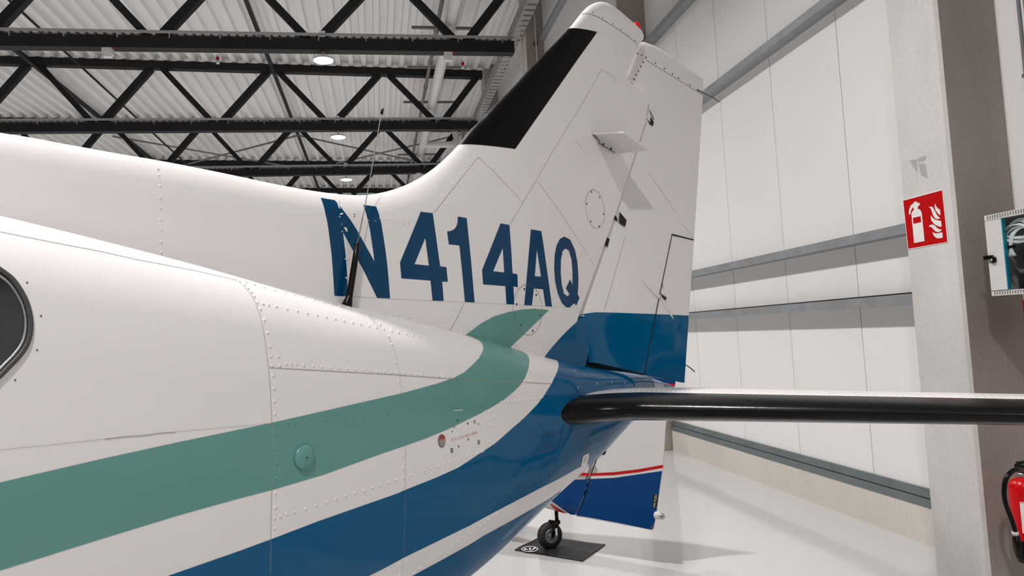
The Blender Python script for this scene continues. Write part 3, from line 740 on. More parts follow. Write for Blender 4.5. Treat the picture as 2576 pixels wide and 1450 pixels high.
for k, ((ep, bp_), n) in enumerate(zip(s_px, cnt)):
    ee = onl2(ep)
    if k == 0: ee = [(-1.2, ee[0][1]+.012), (-.3, ee[0][1]+.006)]+ee; bb = btop(-1.2, 1.75)
    elif k == 1: bb = btop(1.75, 2.55)
    elif k == 2: bb = btop(2.55, on_l(1468, 921, .035)[0])+[tuple(on_l(1468, 921, .035)[[0, 2]])]
    else: bb = [tuple(on_l(x, y, np.interp(y, [120, 245, 800], [.004, .021, .035]))[[0, 2]]) for x, y in bp_]
    E_ = dense(smoothed(ee, 60), n+1); B_ = dense(bb, n+1)
    if k: E_, B_ = E_[1:], B_[1:]
    E_all.append(E_); B_all.append(B_)
E_all = np.concatenate(E_all); B_all = np.concatenate(B_all)
FRONT = E_all
def seg_dist(Q, L):
    a, b = L[:-1], L[1:]; d = b-a; dd = (d**2).sum(1)+1e-12; out = np.empty(len(Q))
    for k in range(0, len(Q), 4000):
        q = Q[k:k+4000, None, :]; t = np.clip(((q-a)*d).sum(-1)/dd, 0, 1)
        out[k:k+4000] = np.sqrt((((q-a)-t[..., None]*d)**2).sum(-1)).min(1)
    return out
sst = lambda x: np.clip(x, 0, 1)**2*(3-2*np.clip(x, 0, 1))
class Fin:
    grow = 0.0
    def t(s, q):
        q = np.asarray(q, float).reshape(-1, 2)
        d = seg_dist(q, FRONT)
        z = q[:, 1]
        T = np.interp(z, [1.3, 2.1, 3.1, 3.35], [.060, .060, .036, .030])
        R = np.interp(z, [2.0, 2.35, 2.9, 3.15], [.11, .22, .20, .09])
        c = -((q[:, 0]-H0[0])*e2[0]+(z-H0[2])*e2[2])
        fac = .58+.42*sst(c/.55)
        f = np.sqrt(np.maximum(1-(1-np.minimum(d/R, 1))**2, 0))
        return T*f*fac
    def P(s, q): q = np.asarray(q, float).reshape(-1, 2); return np.stack([q[:, 0], s.t(q), q[:, 1]], -1)
    def N(s, q):
        q = np.asarray(q, float).reshape(-1, 2); h = .002
        ga = (s.t(q+[h, 0])-s.t(q-[h, 0]))/(2*h); gz = (s.t(q+[0, h])-s.t(q-[0, h]))/(2*h)
        n = np.stack([-ga, np.ones(len(q)), -gz], -1); return n/np.linalg.norm(n, axis=1)[:, None]
    def px(s, pts):
        out = []
        for x, y in pts:
            l = .04
            for _ in range(5): P = on_l(x, y, l); l = float(s.t([(P[0], P[2])])[0])
            P = on_l(x, y, l); out.append((P[0], P[2]))
        return np.array(out)
FIN = Fin()
def ruled(E_, B_, tf, nu=40, pw=2.0):
    u = np.linspace(0, 1, nu)**pw
    Q = E_[:, None, :]+(B_-E_)[:, None, :]*u[None, :, None]
    return Q
def two_sided(Q, tvals, tolocal, name, mat, parent):
    ns, nu = Q.shape[:2]
    L = tolocal(Q.reshape(-1, 2), tvals); R_ = tolocal(Q.reshape(-1, 2), -tvals)
    V_ = np.concatenate([L, R_]); n = ns*nu; F_ = []
    for i in range(ns-1):
        for j in range(nu-1):
            a, b, c, d = i*nu+j, (i+1)*nu+j, (i+1)*nu+j+1, i*nu+j+1
            F_ += [(a, b, c, d), (n+a, n+d, n+c, n+b)]
        a, b = i*nu+nu-1, (i+1)*nu+nu-1; F_.append((a, b, n+b, n+a))
        a, b = i*nu, (i+1)*nu; F_.append((a, n+a, n+b, b))
    for j in range(nu-1):
        F_.append((j, j+1, n+j+1, n+j)); k = (ns-1)*nu+j; F_.append((k, n+k, n+k+1, k+1))
    return V_, F_
Q = ruled(E_all, B_all, None)
tv = FIN.t(Q.reshape(-1, 2))
V_, F_ = two_sided(Q, tv, lambda q, t: loc(np.stack([q[:, 0], t, q[:, 1]], -1)), 'fin', 'white', plane)
fin = obj('tail_fin', V_, F_, 'white', plane)
auto_smooth(fin, 50)

# deicing boot on the fin's leading edge
boot_in = onl2([(1271, 381), (1486.5, 86)])
be = FRONT[(FRONT[:, 0] > on_l(1153, 365)[0]) & (FRONT[:, 0] < on_l(1433, 69)[0]-.0)]
bi = dense(boot_in, len(be))
# curved lower and upper ends follow the section
Q = ruled(be, bi, None, 24, 2.0)
qf = Q.reshape(-1, 2); tv = FIN.t(qf)+.0016
qn = Q.copy(); d = (be-bi); d /= np.linalg.norm(d, axis=1)[:, None]; qn[:, 0] += d*.002
V_, F_ = two_sided(qn, tv, lambda q, t: loc(np.stack([q[:, 0], t, q[:, 1]], -1)), '', '', None)
bo = obj('deicing_boot', V_, F_, 'boot_fin', fin, label='black rubber strip on the leading edge of the fin'); auto_smooth(bo, 60)

# registration letters
def L4(L): return zz(L, 760, 460, 2.9)
def L5(L): return zz(L, 780, 480, 4.5306)
letters = [
 ('letter', [L5([(120, 82), (200, 96), (278, 108), (400, 255), (527, 440), (640, 640), (733, 808), (718, 690), (690, 500), (650, 310), (603, 163), (680, 172), (752, 182), (800, 330), (835, 520), (862, 700), (885, 900), (911, 1228), (763, 1222), (620, 930), (500, 705), (375, 478), (400, 700), (420, 940), (432, 1205), (277, 1198), (262, 960), (245, 730), (210, 450), (175, 270)])]),
 ('letter', [L5([(1258, 240), (1397, 257), (1440, 560), (1482, 863), (1553, 872), (1570, 1040), (1505, 1037), (1522, 1257), (1395, 1253), (1372, 1025), (1040, 1000), (1024, 820)]), L5([(1312, 540), (1353, 855), (1190, 838)])]),
 ('letter', [L4([(1135, 247), (1200, 258), (1232, 570), (1258, 873), (1187, 870), (1168, 660), (1147, 458), (1070, 450), (1057, 355), (1085, 352), (1110, 338), (1125, 318), (1133, 290)])]),
 ('letter', [L4([(1447, 297), (1512, 308), (1525, 490), (1535, 662), (1570, 668), (1573, 763), (1541, 757), (1547, 888), (1490, 886), (1482, 755), (1320, 742), (1312, 638)]), L4([(1463, 478), (1474, 655), (1393, 646)])]),
 ('letter', [L4([(1668, 340), (1745, 353), (1785, 630), (1823, 906), (1775, 903), (1757, 778), (1690, 772), (1676, 897), (1620, 893), (1645, 610)]), L4([(1712, 487), (1742, 685), (1697, 683)])]),
 ('letter', [L4([(1912, 393), (1880, 410), (1855, 460), (1842, 530), (1838, 620), (1845, 720), (1865, 810), (1895, 880), (1925, 908), (1950, 912), (1985, 880), (2000, 898), (2023, 840), (2010, 812), (2014, 760), (2015, 680), (2008, 580), (1990, 490), (1955, 415)]), L4([(1920, 480), (1900, 500), (1888, 560), (1886, 650), (1893, 740), (1910, 810), (1935, 828), (1950, 815), (1923, 770), (1955, 705), (1972, 745), (1972, 650), (1965, 560), (1945, 495)])]),
]
LET = []
for (nm, lp), ch in zip(letters, 'N414AQ'):
    uvs = [FIN.px(p) for p in lp]; LET.append(uvs)
    skin('registration_letter', uvs, FIN, 'navy', fin, h=.014, off=.0006, label='dark blue registration character '+ch)
chips = [[(845, 505), (850, 512), (856, 526), (852, 524)], [(853, 540), (858, 536), (864, 537), (859, 541)], [(852, 543), (856, 546), (854, 548)], [(859, 561), (861, 565), (859, 567)], [(864, 573), (870, 572), (874, 580), (871, 584), (868, 578)], [(858, 582), (862, 581), (861, 585)], [(867, 606), (873, 610), (876, 616), (870, 612)], [(865, 651), (880, 650), (872, 656)], [(867, 698), (872, 697), (872, 703)], [(926.5, 553), (928.5, 553), (928, 556), (926, 555)], [(942, 555), (945, 555), (944, 558)]]
cb = MB()
for c in chips:
    q = FIN.px(c); cb.add(loc(FIN.P(q)+FIN.N(q)*.0012), [tuple(range(len(c)))])
cb.build('paint_chip', 'signwhite', fin, kind='stuff')
# stripes on the fin
fteal = [(1380.7, 780.7), (1346, 777), (1311.7, 779), (1277, 786), (1242.8, 796), (1208, 815), (1186, 832), (1168, 846), (1172, 853), (1284, 882), (1284, 874), (1311.7, 848), (1346, 815)]
fblue = [(1371, 896), (1375, 891), (1388, 874.7), (1405, 855), (1426, 833), (1449, 812), (1458, 800), (1472, 800), (1482, 883), (1472, 923), (1466, 929), (1420, 915), (1371, 902)]
skin('fin_teal_stripe', [FIN.px(fteal)], FIN, 'teal', fin)
skin('fin_blue_stripe', [FIN.px(fblue)], FIN, 'blue', fin)
# fin seams
fs = [[(880.7, 747), (980.7, 752.4), (1167, 760.7), (1298, 767), (1458, 775.5)], [(1090.5, 536.5), (1203, 396)], [(1203, 396), (1225, 416), (1315, 510)], [(1283, 566), (1315, 510), (1350, 452.6), (1384, 392), (1416, 340), (1475, 243), (1513, 174.5)], [(1352, 457), (1477, 638.7)], [(1484.8, 651.8), (1496.6, 671)], [(1157, 787), (1131, 834)], [(1167, 761), (1157, 787)], [(1513, 174.5), (1537, 190), (1552, 202)], [(1449, 353), (1464, 377)]]
seams('panel_seam', [FIN.px(fs[0])], FIN, 'softseam', fin, w=.0008, n=30)
seams('panel_seam', [FIN.px(l) for l in fs[1:]], FIN, 'softseam', fin, w=.0013, n=30)
cap_line = [(1463, 34.5), (1478, 34), (1495, 39), (1540, 64), (1582, 93), (1604, 112)]
seams('tip_cap_seam', [FIN.px(cap_line)], FIN, 'seam', fin, w=.003, n=50)
# rivets along the fin seams
def along_rows(line, surf, gap, side):
    uvp = dense(surf.px(line), 400); P = surf.P(uvp); d = np.r_[0, np.cumsum(np.linalg.norm(np.diff(P, axis=0), axis=1))]
    n = int(d[-1]/gap); out = []
    T = np.gradient(uvp, axis=0); T /= np.linalg.norm(T, axis=1)[:, None]
    for k in range(n):
        for sd, ph in side:
            i = np.searchsorted(d, (k+ph)*gap)
            if i < len(uvp): out.append(uvp[i]+sd*np.array([-T[i][1], T[i][0]]))
    return out
class UV:                                      # lets place_rivets take surface points directly
    def __init__(s, base, pts): s.b = base; s.pts = np.array(pts)
    def px(s, _): return s.pts
    def P(s, q): return s.b.P(q)
    def N(s, q): return s.b.N(q)
fr = []
for L in (fs[1], fs[2]): fr += along_rows(L, FIN, .040, ((.012, .25), (-.012, .75)))
fr += along_rows(fs[3], FIN, .042, ((.012, .25), (-.012, .75)))
fr += along_rows(fs[4], FIN, .06, ((-.008, .5),))
fr += along_rows([(1120, 836), (1160, 760)], FIN, .03, ((.012, .25), (-.012, .75)))
fpx = Z2([(25, 20), (142, 42), (253, 65), (357, 82), (464, 103), (80, 60), (193, 82), (302, 103), (407, 123), (517, 145), (753, 133), (787, 142), (828, 150), (890, 165), (927, 173), (965, 183), (1007, 193), (1045, 203), (1085, 212), (1122, 223), (1160, 235), (1197, 243), (1233, 250), (1300, 268), (1335, 277), (1367, 287), (1397, 295), (1427, 303), (1457, 313), (1487, 318), (1520, 328), (710, 190), (740, 200), (820, 215), (870, 227), (914, 240), (960, 253), (1000, 257), (1038, 265), (1078, 273), (1115, 282), (1150, 293), (1187, 300), (1222, 312), (1258, 322), (1293, 332), (1325, 340), (1357, 347), (1390, 357), (1420, 365), (1450, 372), (1483, 380), (1545, 20), (1528, 68), (1513, 115), (1497, 163), (1480, 215), (1465, 265), (1616, 42), (1655, 92), (1690, 140), (1735, 130)])
fpx += zz(row((800, 312), (1185, 355), 7)+row((820, 342), (1175, 395), 7)+[(330, 118), (1480, 575), (1545, 622), (1605, 675)], 780, 480, 4.5306)
fpx += [(398, 425), (400, 441), (402, 468), (403.5, 498), (404, 524), (404, 552), (404.5, 580), (404.8, 610), (405, 636)]
fpx += zz([(100, 1020), (155, 1060), (205, 1105), (248, 1150), (295, 1185), (435, 1320), (470, 1390), (805, 1165), (855, 1220), (900, 1280), (690, 960), (720, 995), (745, 955), (675, 1060), (720, 1040), (610, 1125), (640, 1105), (580, 1180), (560, 1265), (390, 1270), (555, 1205)], 1080, 340, 3.8167)
fq = list(FIN.px(fpx))+fr
fpaint = [(FIN.px(fteal), 'teal'), (FIN.px(fblue), 'blue')]+[(L_[0], 'navy') for L_ in LET]
place_rivets(fq, UV(FIN, fq), .0042, .0022, fin, paints=fpaint, indiv_px=99)
px_patch('rivet_hole', px_oval(891.3, 540, 1.4, 1.6, 8), FIN, 'black', fin, off=.0014)
px_patch('rivet_hole', px_oval(891, 546, 1.4, 1.4, 8), FIN, 'black', fin, off=.0014)
px_patch('rivet_hole', px_oval(911, 551, 2.2, 1.8, 8), FIN, 'black', fin, off=.0014)
# inspection covers
def inspect(cx, cy, r, a0, screws):
    c = FIN.px([(cx, cy)])[0]; th = np.linspace(0, 2*PI, 49)
    seams('inspection_cover', [np.stack([c[0]+r*np.cos(th), c[1]+r*np.sin(th)], -1)], FIN, 'seam', fin, w=.0016, n=120)
    for sx, sy in screws:
        q = FIN.px([(sx, sy)]); MB().add(*dome(loc(FIN.P(q)[0]), loc(FIN.N(q)[0]), .0055, .0012)).build('cover_screw', 'black', fin, True)
Z5 = lambda L: zz(L, 1080, 340, 3.8167)
inspect(1497, 526, .0925, 0, Z5([(1557, 545), (1635, 597), (1512, 660), (1673, 760), (1550, 830), (1630, 877)]))
inspect(1328.5, 780, .104, 0, L4([(1622, 776), (1708, 820), (1565, 887), (1735, 967), (1597, 1041), (1683, 1080)]))
tip_scr = [(1491, 31), (1516, 44), (1542, 59.5), (1562, 74), (1581, 88.5), (1598, 102)]
mb = MB()
for sx, sy in tip_scr:
    q = FIN.px([(sx, sy)]); mb.add(*dome(loc(FIN.P(q)[0]), loc(FIN.N(q)[0]), .0045, .001))
mb.build('tip_screw', 'darkmetal', fin, True, kind='stuff')
# blade aerial on the fin
pl = np.array([on_l(1490, 337, .045), on_l(1562, 384, .035), on_l(1632, 377, .205), on_l(1568, 333, .205)])
nb = np.cross(pl[1]-pl[0], pl[3]-pl[0]); nb /= np.linalg.norm(nb)
V_ = np.concatenate([loc(pl+nb*.004), loc(pl-nb*.004)])
blade = obj('blade_aerial', V_, [(0, 1, 2, 3), (7, 6, 5, 4)]+[(k, k+4, (k+1) % 4+4, (k+1) % 4) for k in range(4)], 'white', plane, label='white flat blade aerial standing out of the fin')
c = on_l(1492, 338, .05); d_ = on_l(1546, 384, .045)
MB().tube([loc(c), loc(on_l(1507, 353, .05)), loc(on_l(1508, 361, .05)), loc(d_)], .0028, 8).build('base_gasket', 'seam', blade, True)
mb = MB()
for sx, sy in ((1518, 363), (1537, 374.5)):
    P_ = on_l(sx, sy, .055); MB().add(*dome(loc(P_), loc(np.array([-.4, .8, -.3])), .006, .003)).build('mount_screw', 'black', blade, True)
# red beacon on the tip
bc = on_l(1600, 63, -.012)
MB().lathe([(.026, -.075), (.026, -.02), (.022, .0), (.013, .013), (.003, .018)], loc(bc), (0, 0, 1), 20).build('beacon', 'red', plane, True, label='red anti collision beacon on top of the fin')

# ---- rudder (deflected to the left about its hinge)
DL = math.radians(15)
rc = math.cos(DL)*e2+math.sin(DL)*np.array([0, 1, 0]); rn = -math.sin(DL)*e2+math.cos(DL)*np.array([0, 1, 0])
def rud_px0(x, y, t=0.0):
    r = rayp(x, y); O = H0+rn*t; k = ((O-CP)@rn)/(r@rn); P = CP+r*k-O; return (P@e1, P@rc)
RB = [(1720, 963.5), (1731.6, 795), (1745, 604), (1757, 415), (1763, 320), (1766.5, 262), (1768, 225), (1769, 199)]
rf = [rud_px0(*p) for p in [(1481, 913), (1480, 880), (1466, 845), (1452, 798)]]
f_segs = [(rf, [rud_px0(1720, 963.5), rud_px0(1731.6, 795)], 16),
          ([rf[-1], (.28, -.028), (1.35, -.026)], [rud_px0(*p) for p in RB[1:4]], 40),
          ([(1.35, -.026), rud_px0(1629, 246)], [rud_px0(*p) for p in RB[3:5]], 8),
          ([rud_px0(1629, 246), rud_px0(1565, 199)], [rud_px0(*p) for p in RB[4:6]], 14),
          ([rud_px0(1565, 199), rud_px0(1598, 114)], [rud_px0(*p) for p in RB[5:7]], 14),
          ([rud_px0(*p) for p in [(1598, 114), (1607, 107), (1618, 105.5), (1650, 117), (1700, 149), (1740, 180), (1766, 197)]], [rud_px0(*p) for p in RB[6:8]], 40)]
FE, FB = [], []
for k, (fe, fb, n) in enumerate(f_segs):
    a_, b_ = dense(fe, n+1), dense(fb, n+1)
    if k: a_, b_ = a_[1:], b_[1:]
    FE.append(a_); FB.append(b_)
FE, FB = np.concatenate(FE), np.concatenate(FB)
class Rud:
    def t(s, q):
        q = np.asarray(q, float).reshape(-1, 2); d = seg_dist(q, FE)
        T = np.interp(q[:, 0], [0, 2.1], [.026, .013]); cm = np.interp(q[:, 0], [.15, 2.1], [.75, .32])
        f = np.sqrt(np.maximum(1-(1-np.minimum(d/.05, 1))**2, 0))
        return np.maximum(T*(1-.88*np.clip(q[:, 1]/cm, 0, 1))*f, 0)
    def P(s, q):
        q = np.asarray(q, float).reshape(-1, 2); return H0+q[:, :1]*e1+q[:, 1:]*rc+s.t(q)[:, None]*rn
    def N(s, q):
        q = np.asarray(q, float).reshape(-1, 2); h = .002
        gs = (s.t(q+[h, 0])-s.t(q-[h, 0]))/(2*h); gc = (s.t(q+[0, h])-s.t(q-[0, h]))/(2*h)
        n = rn-gs[:, None]*e1-gc[:, None]*rc; return n/np.linalg.norm(n, axis=1)[:, None]
    def px(s, pts):
        out = []
        for x, y in pts:
            t = .02
            for _ in range(4): q = rud_px0(x, y, t); t = float(s.t([q])[0])
            out.append(rud_px0(x, y, t))
        return np.array(out)
RUD = Rud()
Q = ruled(FE, FB, None, 30, 1.7); tv = RUD.t(Q.reshape(-1, 2))
V_, F_ = two_sided(Q, tv, lambda q, t: loc(H0+q[:, :1]*e1+q[:, 1:]*rc+t[:, None]*rn), '', '', None)
rud = obj('rudder', V_, F_, 'white', plane); auto_smooth(rud, 50)
rud.data.materials.append(MAT['blue']); ns_, nu_ = Q.shape[:2]
rud.data.materials.append(MAT['black'])
for p_ in rud.data.polygons:
    if max((i % (ns_*nu_))//nu_ for i in p_.vertices) == 0: p_.material_index = 2  # foot faces coloured black for the shade under the rudder
    elif max((i % (ns_*nu_))//nu_ for i in p_.vertices) <= 16: p_.material_index = 1
rb_top = [(1453.6, 795), (1470, 790), (1500, 786), (1560, 787.5), (1652, 791), (1731.6, 795)]
skin('blue_band', [np.vstack([RUD.px(rb_top), [rud_px0(1731.3, 800)], [rud_px0(1720.3, 962.5)], [rud_px0(1481.5, 912.5)], rf[1:]])], RUD, 'blue', rud, h=.016, off=.0008)
# trim tab, slightly proud, in two colours
tab_w = [(1690.5, 591), (1744, 605), (1731.8, 794), (1650.5, 791)]
tab_b = [(1650.5, 791.5), (1731.6, 795.5), (1720.5, 962.5), (1620.5, 944)]
tb_ = skin('trim_tab', [RUD.px(tab_w)], RUD, 'white', rud, h=.03, off=.0022)
skin('trim_tab', [RUD.px(tab_b)], RUD, 'blue', rud, h=.02, off=.0024)
seams('tab_gap', [RUD.px([(1690, 590), (1680, 640), (1655, 760), (1648, 795), (1620, 944)])], RUD, 'black', rud, w=.005, off=.0030, n=40)
skin('tab_gap', [RUD.px([(1688.5, 588.5), (1744.5, 603), (1744.3, 606), (1706, 597), (1692, 594)])], RUD, 'black', rud, h=.02, off=.0032)
seams('panel_seam', [RUD.px(l) for l in ([(1573, 596), (1520, 782)], [(1716, 561), (1744, 602)], [(1634, 438), (1700, 535)])], RUD, 'softseam', rud, w=.0016, n=20)
seams('cap_seam', [RUD.px([(1626.5, 152), (1672, 180), (1768, 239)])], RUD, 'seam', rud, w=.003, n=40)
mb = MB()
for sx, sy in [(1649, 158.5), (1671.5, 173), (1692, 186.5), (1707, 196), (1735.5, 214), (1625.5, 145)]+zz([(1805, 650), (1857, 670), (1910, 698), (1877, 757), (1847, 810), (1816, 862), (1789, 912), (1764, 965), (1736, 1018)], 1230, 0, 4.834):
    q = RUD.px([(sx, sy)]); mb.add(*dome(loc(RUD.P(q)[0]), loc(RUD.N(q)[0]), .0058, .0014))
mb.build('cap_screw', 'black', rud, True, kind='stuff')
# hinge cut-outs
ZR = lambda L: zz(L, 1440, 240, 3.625)
cut = [ZR([(675, 200), (705, 262), (733, 282), (742, 245), (722, 205), (712, 200), (712, 250), (690, 225)]), ZR([(700, 122), (708, 135), (748, 225), (742, 225), (712, 160)]),
       ZR([(430, 1062), (495, 1140), (480, 1200), (440, 1172), (425, 1160)]), ZR([(378, 1080), (405, 1112), (415, 1150), (363, 1122)]), ZR([(306, 1283), (340, 1315), (320, 1386), (281, 1355)])]
class RudFlat:
    lift = .026
    def P(s, q): q = np.asarray(q, float).reshape(-1, 2); return H0+q[:, :1]*e1+q[:, 1:]*rc+s.lift*rn
    def N(s, q): return np.tile(rn, (len(q), 1))
RFL = RudFlat()
for k, c_ in enumerate(cut):
    RFL.lift = (.020, .020, .027, .027, .028)[k]
    skin('hinge_opening', [np.array([rud_px0(x, y, RFL.lift) for x, y in c_])], RFL, 'black', rud, h=.02, off=0)
# tab actuator fairings
def teardrop(p, q, w, parent, name):
    a_, b_ = RUD.px([p])[0], RUD.px([q])[0]; n = 12; pts = []; rr = []
    for k in range(n+1):
        f = k/n; uvk = a_+(b_-a_)*f; P_ = RUD.P([uvk])[0]; pts.append(loc(P_)); rr.append(max(w*math.sin(PI*min(f*.62, 1)**.9)*1.0, .0006))
    return MB().tube(pts, rr, 10).build(name, 'white', parent, True)
teardrop((1609, 698), (1658, 749), .015, rud, 'actuator_fairing')
teardrop((1696, 808), (1660, 747), .014, rud, 'actuator_fairing')
px_patch('actuator_joint', [(1655, 739), (1663, 745), (1672, 752), (1668, 757), (1660, 750)], RUD, 'black', rud, off=.016)
q = RUD.px([(1666, 751)]); MB().add(*dome(loc(RUD.P(q)[0]+RUD.N(q)[0]*.012), loc(RUD.N(q)[0]), .012, .010, 12)).build('actuator_pin', 'darkmetal', rud, True)
# static wicks
def wick(pts, extra):
    q = RUD.px([pts[0]])[0]; P0_ = RUD.P([q])[0]; P_ = [P0_]
    for (x, y) in pts[1:]: P_.append(on_l(x, y, P0_[1]+extra))
    MB().tube([loc(p) for p in smoothed(P_, 12)], .0028, 6).build('static_wick', 'boot', rud, True)
wick([(1753, 225), (1768, 233), (1792, 245), (1811, 257)], .02)
wick([(1722, 917), (1735, 925), (1747.5, 936)], .02)

# ---- tail cone end, rudder gap and placards on the fuselage
seams('tail_joint', [[(a, p) for p in np.linspace(.02, 2.0*R0, 20)] for a in (3.42, 3.60)], FUS, 'navy', fus, w=.008, off=.0012, n=30)
skin('tail_light_cover', [np.array([(3.43, .02), (3.59, .02), (3.59, 1.9*R0), (3.43, 1.9*R0)])], FUS, 'paleblue', fus, h=.02, off=.0010)
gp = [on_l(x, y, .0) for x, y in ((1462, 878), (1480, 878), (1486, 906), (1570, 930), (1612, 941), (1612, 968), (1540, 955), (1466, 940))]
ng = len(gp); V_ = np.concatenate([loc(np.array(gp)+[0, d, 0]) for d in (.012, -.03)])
obj('rudder_gap_shade', V_, [tuple(range(ng)), tuple(range(ng, 2*ng))[::-1]]+[(k, ng+k, ng+(k+1) % ng, (k+1) % ng) for k in range(ng)], 'black', plane, label='black slab added for the shaded gap between rudder foot and tail cone')  # black filler put in for the deep shade of the gap
plate = [(1465, 1147.6), (1481.7, 1139), (1477, 1166), (1459, 1177)]
px_patch('data_plate', plate, FUS, 'signwhite', fus, off=.0022)
mb = MB()
for sx, sy in ((1466.5, 1150), (1480.3, 1143), (1476, 1165), (1461.5, 1174)):
    q = FUS.px([(sx, sy)]); MB().add(*dome(loc(FUS.P(q)[0]+FUS.N(q)[0]*.002), loc(FUS.N(q)[0]), .003, .001)).build('plate_screw', 'black', fus)
seams('print_line', [FUS.px([(1468.5, 1153), (1478, 1148)]), FUS.px([(1467.5, 1157), (1474, 1153.5)]), FUS.px([(1466.5, 1161), (1475, 1156.5)]), FUS.px([(1465, 1165), (1470, 1162.5)])], FUS, 'print', fus, w=.002, off=.0027, n=6)
# small antenna hump under the tail
hp = on_l(1517, 1136, .0)
MB().lathe([(.015, -.02), (.015, .004), (.008, .015), (.002, .018)], loc(hp), (0, 0, -1), 14).build('tail_skid', 'boot', fus, True)
# bright fasteners along the tail top
for sx, sy in ((1446.5, 932), (1454, 976), (1502, 965), (1539, 962), (1571, 964)):
    q = FUS.px([(sx, sy)]); MB().add(*dome(loc(FUS.P(q)[0]), loc(FUS.N(q)[0]), .006, .002)).build('tail_fastener', 'metal', fus, True)

# ---- tailplane
def airfoil(x, tc): return 5*tc*(.2969*np.sqrt(x)-.126*x-.3516*x**2+.2843*x**3-.1036*x**4)
_rf = FUS.P(FUS.px([(1411, 1022)]))[0]
def le0(l): return 2.624+.0602*(abs(l)-.1)
FIL = le0(_rf[1])-_rf[0]
def le(l): return le0(l)-FIL*np.clip((.36-abs(l))/(.36-_rf[1]), 0, 1.1)**2
def chord(l): return .8977-.1955*(abs(l)-.1)+(le0(l)-le(l))
def tkr(l): return (.1428-.0013*(abs(l)-.1))*(chord(l)-(le0(l)-le(l)))/chord(l)
ZT0 = 1.2855
def tp_sec(l, xs, off=0.0):
    c = chord(l); up = airfoil(xs, tkr(l))*c+off
    return np.concatenate([np.stack([le(l)-off*(xs[::-1] < .002)+xs[::-1]*c, np.full(len(xs), l), ZT0+up[::-1]], -1), np.stack([le(l)+xs[1:]*c, np.full(len(xs)-1, l), ZT0-up[1:]], -1)])
def tp_part(name, mat, xs, ls, off, parent, side=1, close=True, **kw):
    secs = [tp_sec(l, xs, off) for l in ls]; n = len(secs[0]); V_ = np.concatenate(secs)
    V_[:, 1] *= side
    F_ = [(i*n+k, i*n+k+1, (i+1)*n+k+1, (i+1)*n+k) for i in range(len(ls)-1) for k in range(n-1)]
    F_ += [tuple(range(n))[::-1], tuple((len(ls)-1)*n+k for k in range(n))]
    F_ += [(i*n, (i+1)*n, (i+1)*n+n-1, i*n+n-1) for i in range(len(ls)-1)]
    o = obj(name, loc(V_), F_, mat, parent, **kw); auto_smooth(o, 40); return o
xs_all = np.r_[np.linspace(0, 1, 26)**2*.62]
ls = np.r_[np.linspace(.02, .25, 8), np.linspace(.35, 2.36, 14), 2.40]
for side in (1, -1):
    tpl = tp_part('tailplane', 'white', xs_all, ls, 0, plane, side)
    tp_part('deicing_boot', 'boot', np.linspace(0, 1, 18)**2*.181, ls[2:-1], .002, tpl, side, label='black rubber strip along the leading edge of the tailplane')
    # elevator: closed rear portion
    xs2 = np.linspace(.63, 1, 10); secs = []
    l2 = np.r_[.26, np.linspace(.4, 2.36, 10)]
    for l in l2:
        c_ = chord(l); up = airfoil(xs2, tkr(l))*c_+.0004
        secs.append(np.concatenate([np.stack([le(l)+xs2*c_, np.full(10, l), ZT0+up], -1), np.stack([le(l)+xs2[::-1]*c_, np.full(10, l), ZT0-up[::-1]], -1)]))
    V_ = np.concatenate(secs); V_[:, 1] *= side; n = 20
    F_ = [(i*n+k, i*n+(k+1) % n, (i+1)*n+(k+1) % n, (i+1)*n+k) for i in range(len(l2)-1) for k in range(n)]+[tuple(range(n))[::-1], tuple((len(l2)-1)*n+k for k in range(n))]
    auto_smooth(obj('elevator', loc(V_), F_, 'white', plane), 40)
    if side == 1:
        mb = MB()
        for l in np.arange(.2, 2.3, .022):
            for fx in (.24, .27):
                c_ = chord(l); z_ = ZT0+airfoil(np.array([fx]), tkr(l))[0]*c_
                mb.add(*dome(loc(np.array([le(l)+fx*c_, l+(.011 if fx > .25 else 0), z_])), (0, 0, 1.0), .0036, .0022, 7))
        mb.build('rivet_row', 'white', tpl, True, kind='stuff')

# ---- whip antenna on the spine
ant = empty('whip_antenna', tuple(loc(on_l(873, 768, .085)))); ant.parent = plane
A0 = loc(on_l(873, 766, .085))
def ap(x, y): return loc(on_l(x, y, .085))-A0
MB().tube([ap(871, 778), ap(873, 764), ap(878, 748), ap(880, 740), ap(889, 680), ap(899, 612), ap(900, 607)], [.017, .0165, .0110, .0098, .0098, .0085, .004], 14).build('mast', 'boot', ant, True)
MB().tube([ap(900, 607), ap(915, 533), ap(935, 425), ap(955, 308), ap(962, 272)], .0017, 8).build('whip', 'wire', ant, True)
MB().tube([ap(960.2, 286), ap(962.3, 271)], .0045, 8).build('whip_tip', 'boot', ant, True)

